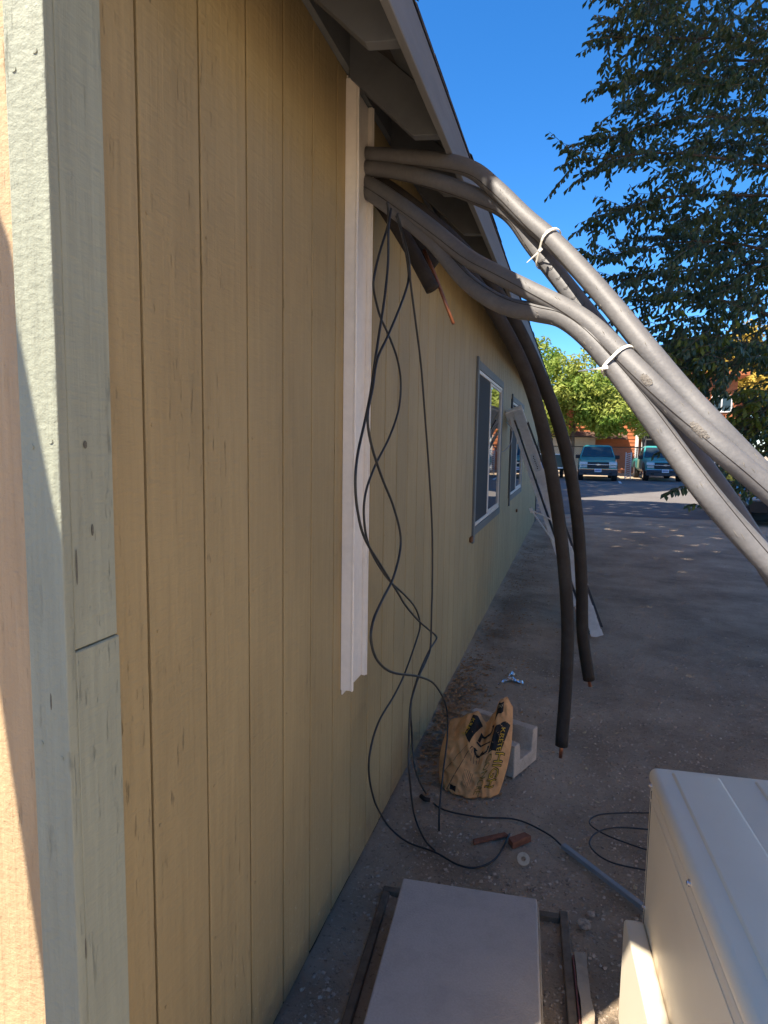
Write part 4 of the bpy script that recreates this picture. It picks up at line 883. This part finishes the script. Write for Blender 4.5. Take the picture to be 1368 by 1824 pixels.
def tree(name, label, base, h, lean, crown, m, n, size, r=.2, group=None, boughs=5):
    t = thing(name, label, 'tree', tuple(base), 0, group); B0 = np.array(base)
    tip = np.array([lean[0], lean[1], h]); b_ = MB(); b_.tube(spline([(0, 0, -.1), tip*.3+np.array([.08, -.05, 0]), tip*.65, tip], 5), [r*(1-.045*i) for i in range(16)], 9); b_.build('trunk', bark, t, smooth=True)
    for k in range(boughs):
        p, rad = crown[(k*len(crown))//boughs]; q = np.array(p)-B0; st = tip*(.45+.5*k/boughs)
        b_ = MB(); b_.tube(spline([st, st*.5+q*.5+np.array([0, 0, -.2]), q], 5), [r*.42*(1-.08*i) for i in range(11)], 7); b_.build('bough', bark, t, smooth=True)
    cr_ = leaf_cloud('crown', m, [(np.array(p)-B0, rr) for p, rr in crown], n, size, t); tag(cr_, kind='stuff')
    return t
cr1 = clumps((-.2, 43.0, 5.6), 3.2, 34, .55, 1.2, (1.0, .8, .95))+clumps((2.6, 42.0, 4.2), 2.6, 30, .5, 1.0, (1.1, .8, .75))+clumps((-2.2, 43.5, 6.5), 2.2, 14, .6, 1.1)
tree('leafy_tree', 'bright yellow-green tree in sun behind the fence, right of the building corner', (.6, 43.0, 0), 4.6, (.2, 0), cr1, leaf_bg, 15000, .15, .16, 'trees beyond the fence')
cr1b = clumps((3.0, 41.6, 3.5), 2.6, 26, .4, .85, (1.0, .6, .42))+clumps((-2.0, 41.8, 3.6), 2.2, 18, .45, .9, (1.0, .6, .6))
tag(leaf_cloud('lower_crown', leaf_bg, [(np.array(p)-np.array((.6, 43.0, 0)), q_) for p, q_ in cr1b], 6500, .13, bpy.data.objects['leafy_tree']), kind='stuff')
cr2 = clumps((5.2, 43.8, 4.6), 1.6, 16, .4, .8, (1.1, .8, .7))
tree('leafy_tree', 'small green tree by the white posts of the red building', (5.0, 44.4, 0), 3.8, (0, 0), cr2, leaf_bg, 3500, .14, .10, 'trees beyond the fence', 3)
cr3 = clumps((15, 62, 8), 4.2, 26, 1.0, 2.0)
tree('autumn_tree', 'golden autumn tree rising behind the red building', (15, 62, 0), 6, (0, 0), cr3, leaf_yt, 5000, .3, .25, None, 4)
cr4 = clumps((-8, 50, 8.5), 4, 26, 1.0, 2.0)
tree('leafy_tree', 'green tree hidden mostly behind the tan building', (-8, 52, 0), 7, (0, 0), cr4, leaf_bg, 5000, .26, .25, 'trees beyond the fence', 4)

# --- the near tree at the right: branches, twigs with drooping leaves
nt = thing('near_tree', 'large dark-leaved tree overhanging from the right against the blue sky', 'tree', (6.3, 8.6, 0)); NB = np.array([6.3, 8.6, 0.])
b_ = MB(); b_.tube(spline([(0, 0, -.1), (.05, 0, 1.6), (-.1, -.1, 3.4), (-.2, -.3, 5.4), (-.1, -.5, 7.6)], 5), [.26-.009*i for i in range(21)], 12); b_.build('trunk', bark, nt, smooth=True)
def leaf_verts(L, wd):
    return [(0, 0, 0), (L*.28, wd*.5, -.006-L*.05), (L*.62, wd*.42, -.02-L*.10), (L, 0, -L*.26), (L*.62, -wd*.42, -.02-L*.10), (L*.28, -wd*.5, -.006-L*.05), (L*.30, 0, -L*.01), (L*.64, 0, -L*.06)]
LEAFF = [(0, 6, 1), (1, 6, 7, 2), (2, 7, 3), (0, 5, 6), (5, 4, 7, 6), (4, 3, 7)]
lm = bpy.data.meshes.new('leaf'); lm.from_pydata(leaf_verts(.074, .030), [], LEAFF); lm.materials.append(leaf_g)
lmy = bpy.data.meshes.new('leaf'); lmy.from_pydata(leaf_verts(.074, .030), [], LEAFF); lmy.materials.append(leaf_lit)
LV = np.array(leaf_verts(.074, .030))
bulk_v, bulk_f, bulky_v, bulky_f = [], [], [], []
twigs = MB(); nleaf = 0; singles = []
def add_twig(P, d, L, nl, ymix=0., single=False):
    """a drooping twig from its tip back; leaves hang alternately from it"""
    global nleaf
    d = d/np.linalg.norm(d); pts = [P+d*L*t+np.array([0, 0, -.10*L*t*t]) for t in np.linspace(0, 1, 5)]
    twigs.tube(pts, [.0035, .003, .0026, .002, .0012], 3, cap=False)
    side = np.cross(d, (0, 0, 1)); side /= (np.linalg.norm(side)+1e-9)
    for k in range(nl):
        t = (k+.6)/nl; q = P+d*L*t+np.array([0, 0, -.10*L*t*t]); s = 1 if k % 2 else -1
        f = d*random.uniform(.25, .75)+side*s*random.uniform(.25, .8)+np.array([0, 0, -random.uniform(.35, 1.25)]); f /= np.linalg.norm(f)
        u = np.cross(f, side*s+np.array([random.uniform(-.6, .6), random.uniform(-.6, .6), random.uniform(-.3, .6)])); u /= np.linalg.norm(u); w = np.cross(u, f)
        sc = random.uniform(.7, 1.25); R3 = np.stack([f, w, u], 1)*sc; yel = random.random() < ymix
        if single and len(singles) < 300: singles.append((q, R3, yel)); continue
        Vt = (LV @ R3.T)+q
        bv, bf = (bulky_v, bulky_f) if yel else (bulk_v, bulk_f)
        b0 = len(bv); bv += Vt.tolist(); bf += [tuple(b0+i for i in fc) for fc in LEAFF]; nleaf += 1
poly = [(1085, -60), (1046, 66), (1084, 96), (1078, 160), (1072, 205), (1040, 245), (1000, 296), (1060, 318), (1110, 285), (1140, 312), (1112, 352), (1030, 384), (1062, 420), (1052, 458), (1090, 490), (1105, 540), (1160, 590), (1210, 640), (1255, 650), (1330, 640), (1420, 600), (1500, 500), (1500, -60)]
def inpoly(x, y, pl):
    c = False; j = len(pl)-1
    for i in range(len(pl)):
        if (pl[i][1] > y) != (pl[j][1] > y) and x < (pl[j][0]-pl[i][0])*(y-pl[i][1])/(pl[j][1]-pl[i][1])+pl[i][0]: c = not c
        j = i
    return c
# main boughs reach left from the trunk
tips = [(1085, 66, 5.6), (1105, 150, 6.2), (1030, 286, 5.4), (1070, 250, 5.8), (1060, 388, 5.7), (1056, 456, 6.0), (1090, 492, 6.3), (1120, 545, 6.4), (1200, 620, 5.6), (1150, 30, 6.4), (1180, 420, 6.8), (1290, 640, 5.0), (1250, 250, 7.0), (1300, 500, 7.0), (1330, 120, 6.0), (1345, 740, 5.6)]
bough_pts = []
for (px, py, D) in tips:
    E_ = dep(px, py, D)-NB; hz = max(1.6, min(6.5, E_[2]-random.uniform(-.3, .9))); st = np.array([-.12, -.2, hz]); md = st*.55+E_*.45+rng.normal(size=3)*.25+np.array([0, 0, .3]); m2_ = st*.2+E_*.8+rng.normal(size=3)*.16+np.array([0, 0, .16])
    pts = spline([st, md, m2_, E_], 6); bm_ = MB(); bm_.tube(pts, [.035*(1-i/len(pts))**1.5+.003 for i in range(len(pts))], 6); bm_.build('branch', twig_m, nt, smooth=True); bough_pts.append((pts, (px, py)))
random.seed(11)
for pts, (px, py) in bough_pts:                                 # twigs along each bough, longest sprays at the tip
    n_ = len(pts)
    for k in range(n_//3, n_):
        for _ in range(2 if k < n_-4 else 3):
            d = pts[min(k+1, n_-1)]-pts[k-1]; d = d/np.linalg.norm(d)+rng.normal(size=3)*np.array([.7, .7, .5])+np.array([-.1, -.1, -.12])
            add_twig(pts[k]+NB, d, random.uniform(.22, .42), random.randint(9, 14), .0, single=(k > n_-5 and py < 520))
cnt = 0
while cnt < 1250:                                               # the leafy mass, denser to the right
    x, y = random.uniform(1000, 1480), random.uniform(-60, 655)
    if not inpoly(x, y, poly): continue
    dens = min(1, (x-1010)/170+.10)*(.65+1.0*noise.noise((x*.014, y*.014, 2.3)))
    if x > 1200: dens += .3
    if random.random() > dens: continue
    D = random.uniform(5.0, 9.0) if x > 1180 else random.uniform(5.2, 7.2); P = dep(x, y, D)
    d = np.array([-.75, -.2, -.15])+rng.normal(size=3)*np.array([.75, .8, .55])
    add_twig(P-d/np.linalg.norm(d)*.15, d, random.uniform(.2, .4), random.randint(9, 13), .0 if y < 520 else .12); cnt += 1
def low(n, x0, x1, y0, y1, D0, D1, ym, skip=None):
    for _ in range(n):
        x, y = random.uniform(x0, x1), random.uniform(y0, y1)
        if skip and inpoly(x, y, skip): continue
        P = dep(x, y, random.uniform(D0, D1)); d = np.array([-1, -.2, -.25])+rng.normal(size=3)*np.array([.5, .6, .3]); add_twig(P, d, random.uniform(.18, .34), random.randint(7, 11), ym)
low(30, 1215, 1300, 655, 700, 5.2, 6.2, .3)
hole = [(1225, 655), (1335, 655), (1345, 690), (1325, 735), (1290, 770), (1240, 730)]
low(70, 1215, 1300, 590, 662, 5.0, 6.5, .35)
low(170, 1320, 1480, 600, 860, 5.0, 7.5, .25, hole)
low(26, 1335, 1400, 690, 760, 4.8, 5.4, .85)
low(34, 1310, 1400, 740, 880, 5.2, 6.2, .25)
low(5, 1275, 1310, 800, 870, 5.2, 5.8, .05); low(1, 1212, 1220, 792, 798, 5.2, 5.4, 0); low(2, 1228, 1250, 858, 868, 5.2, 5.4, .1); low(1, 1250, 1262, 895, 905, 5.2, 5.4, .2)
tag(twigs.build('twigs', twig_m, None), kind='stuff').parent = nt
bpy.data.objects['twigs'].location = tuple(-NB)
for vv, ff, m, nm in ((bulk_v, bulk_f, leaf_g, 'crown'), (bulky_v, bulky_f, leaf_lit, 'sunlit_leaves')):
    me = bpy.data.meshes.new(nm); me.from_pydata((np.array(vv)-NB).tolist(), [], ff); me.materials.append(m); tag(link(bpy.data.objects.new(nm, me), nt), kind='stuff')
for q, R3, yel in singles:
    o = bpy.data.objects.new('leaf', lmy if yel else lm); link(o, nt)
    Q = q-NB; o.matrix_local = Matrix(((*R3[0], Q[0]), (*R3[1], Q[1]), (*R3[2], Q[2]), (0, 0, 0, 1)))

# --- unseen trees added out of frame: leaves placed to shade yard, road and pickups
e1 = np.cross(SUN, (0, 0, 1)); e1 /= np.linalg.norm(e1); e2 = np.cross(SUN, e1)
CELL = .02; litset = set(); corridor = []  # sun-plane cells kept free of leaves so chosen surfaces stay sunlit
def uv(P): return (P @ e1, P @ e2)
def lit_pt(P, r=.06):
    u, v = uv(np.array(P)); k = int(math.ceil(r/CELL-.3)); cu, cv = int(round(u/CELL)), int(round(v/CELL))
    for i in range(-k, k+1):
        for j in range(-k, k+1):
            if i*i+j*j <= (r/CELL)**2+.3: litset.add((cu+i, cv+j))
for pp, x0 in ((pA, 912), (pB, 905), (pC, 868), (pD, 868)):
    for p in pp[1]:
        v = p-CAMP; px = v@RGT/(v@FWD)*FPX+684
        if x0 < px < 1385: lit_pt(p, .034); corridor.append(p)
for x in np.arange(-.4, -.035, .03):
    for z in np.arange(.2, 3.0, .03): lit_pt((x, .8, z), .03)
for y in np.arange(.9, 1.9, .05):
    for z in np.arange(.14, .40, .03): lit_pt((.99, y, z), .03)
wedge = [(1030, 889), (1130, 881), (1256, 871), (1300, 868), (1300, 905), (1256, 898), (1170, 893)]
for x in np.arange(-2, 12, .12):
    for y in np.arange(17, 36, .12):
        v = np.array([x, y, 0])-CAMP; zc = v@FWD; px = v@RGT/zc*FPX+684; py = 912-v@UPV/zc*FPX
        if inpoly(px, py, wedge): lit_pt((x, y, 0), .12)
for x in np.arange(-2, 5, .2):
    for y in np.arange(-6, .35, .2): lit_pt((x, y, 0), .16)
def halton(i, b):
    f, r_ = 1., 0.
    while i > 0: f /= b; r_ += f*(i % b); i //= b
    return r_
def added_shade_tree(name, label, boxes, n, t0, t1, size, trunk, th):
    t = thing(name, label, 'tree', trunk); T0 = np.array(trunk); V = []; Fc = []
    for bx in boxes:
        nb = n*bx[6]//100
        for q_ in range(nb):
            if len(bx) == 8:                                    # close in round the sunlit pipes and the corner board
                size = bx[7]
                g_ = corridor[random.randrange(len(corridor))] if random.random() < .75 else np.array([.03, .82, random.uniform(0, 3)])
                P = g_-SUN*(g_[2]/SUN[2])+np.array([random.gauss(0, .13), random.gauss(0, .13), 0])
            else: P = np.array([bx[0]+(bx[1]-bx[0])*halton(q_+1, 2), bx[2]+(bx[3]-bx[2])*halton(q_+1, 3), random.uniform(bx[4], bx[5])])
            for shrink in (1, .55, .3):
                C_ = P+SUN*(max(t0, (.77*P[1]+1.73-P[2])/1.163+1.1)+random.uniform(0, t1-t0))
                s = size*random.uniform(.8, 1.2)*shrink; cu, cv = uv(C_); m_r = s*.72; st = max(1, int(math.ceil(m_r/CELL))); bad = False
                stp = max(1, st//4)
                for i in range(-st, st+1, stp):
                    for j in range(-st, st+1, stp):
                        if (int(round(cu/CELL))+i, int(round(cv/CELL))+j) in litset: bad = True; break
                    if bad: break
                if not bad: break
            if bad: continue
            nrm = SUN+rng.normal(size=3)*.25; nrm /= np.linalg.norm(nrm); a = np.cross(nrm, rng.normal(size=3)); a /= np.linalg.norm(a); c = np.cross(nrm, a); C_ = C_-T0
            b0 = len(V); V += [tuple(C_-a*s*.8), tuple(C_-c*s*.55), tuple(C_+a*s*.8), tuple(C_+c*s*.55)]; Fc.append((b0, b0+1, b0+2, b0+3))
    me = bpy.data.meshes.new('crown'); me.from_pydata(V, [], Fc); me.materials.append(leaf_sh); tag(link(bpy.data.objects.new('crown', me), t), kind='stuff')
    b_ = MB(); b_.tube(spline([(0, 0, -.1), (.2, .1, th*.4), (0, .2, th)], 5), [.35-.02*i for i in range(11)], 10); b_.build('trunk', bark, t, smooth=True)
added_shade_tree('added_shade_tree', 'unseen tree added behind the camera, leaves placed to shade the yard and outdoor unit', [(1.3, 3.4, 1.7, 5.0, 0, 0, 100), (1.0, 2.0, .85, 2.1, .84, .84, 45), (1.0, 1.05, .85, 2.0, .42, .84, 20), (0, 0, 0, 0, 0, 0, 40, .026)], 12000, 4.2, 5.2, .05, (3.6, -2.4, 0), 4.0)
added_shade_tree('added_shade_tree', 'broad unseen tree added further behind the camera to shade the yard', [(1.2, 6.4, 4.2, 9.0, 0, 0, 100)], 9000, 6.5, 8.5, .10, (5.8, -4.2, 0), 6.5)
added_shade_tree('added_shade_tree', 'tall unseen tree added to shade the yard and the near tree', [(1.0, 10.5, 8.0, 18, 0, 0, 55), (1.5, 8, 3.5, 9, 2, 6.5, 30), (2.0, 10.5, 5, 12, 0, 0, 15)], 12000, 13, 16, .20, (8.8, -12, 0), 11)
added_shade_tree('added_shade_tree', 'very tall unseen tree added behind the building to shade the road and pickups', [(-4, 17, 16, 39, 0, 0, 70), (0, 8, 34, 36.5, 0, 1.9, 30)], 15000, 22, 27, .32, (-11, 13, 0), 19)
# unseen house added right of the frame; its pale sunlit wall bounces light back
sh_ = thing('added_bounce_house', 'unseen pale stucco house added to the right to bounce sunlight into the yard', 'building', (8.2, -1, 0))
stucco = mat('pale_stucco', (.74, .66, .54), .9, .06, 3, bump=.3)
m_ = MB(); m_.box((0, -9, 0), (8, 7, 4.6)); m_.build('wall', stucco, sh_)
m_ = MB(); m_.prism([(-.35, 4.61), (8.35, 4.61), (4, 6.6)], -9.4, 7.4, 'y'); m_.build('roof', roofbrown, sh_)
for y_ in (-6, -2, 2.2):
    m_ = MB(); m_.box((-.03, y_, 1.1), (-.002, y_+1.5, 2.5)); w0 = m_.build('window', white_p, sh_); m_ = MB(); m_.box((-.04, y_+.1, 1.2), (-.0305, y_+1.4, 2.4)); m_.build('pane', carglass, w0)
# unseen plank added out of frame, shaped to throw the slanting corner trim shadow
PL = MB()
def back(x, z, y=.36): t = (.8-y)/-SUN[1]*1.0; return (x+SUN[0]*t, y, z+SUN[2]*t)
a0, a1, b0_, b1_ = back(-.09, 2.05), back(.075, 1.22), back(-.150, 1.40), back(-.030, .45)
lowq = lambda p, q, z: (p[0]+(q[0]-p[0])*(p[2]-z)/(p[2]-q[2]), p[1], z)
A_t, A_b = lowq(a0, a1, 3.0), lowq(a0, a1, .0); B_t, B_b = lowq(b0_, b1_, 3.0), lowq(b0_, b1_, .0)
PL.hexa([(B_b[0], .345, 0), (A_b[0], .345, 0), (A_b[0], .375, 0), (B_b[0], .375, 0), (B_t[0], .345, 3.0), (A_t[0], .345, 3.0), (A_t[0], .375, 3.0), (B_t[0], .375, 3.0)])
tag(PL.build('shadow_plank', formwood), 'unseen plank added left of the view to cast the slanting corner shadow', 'plank')
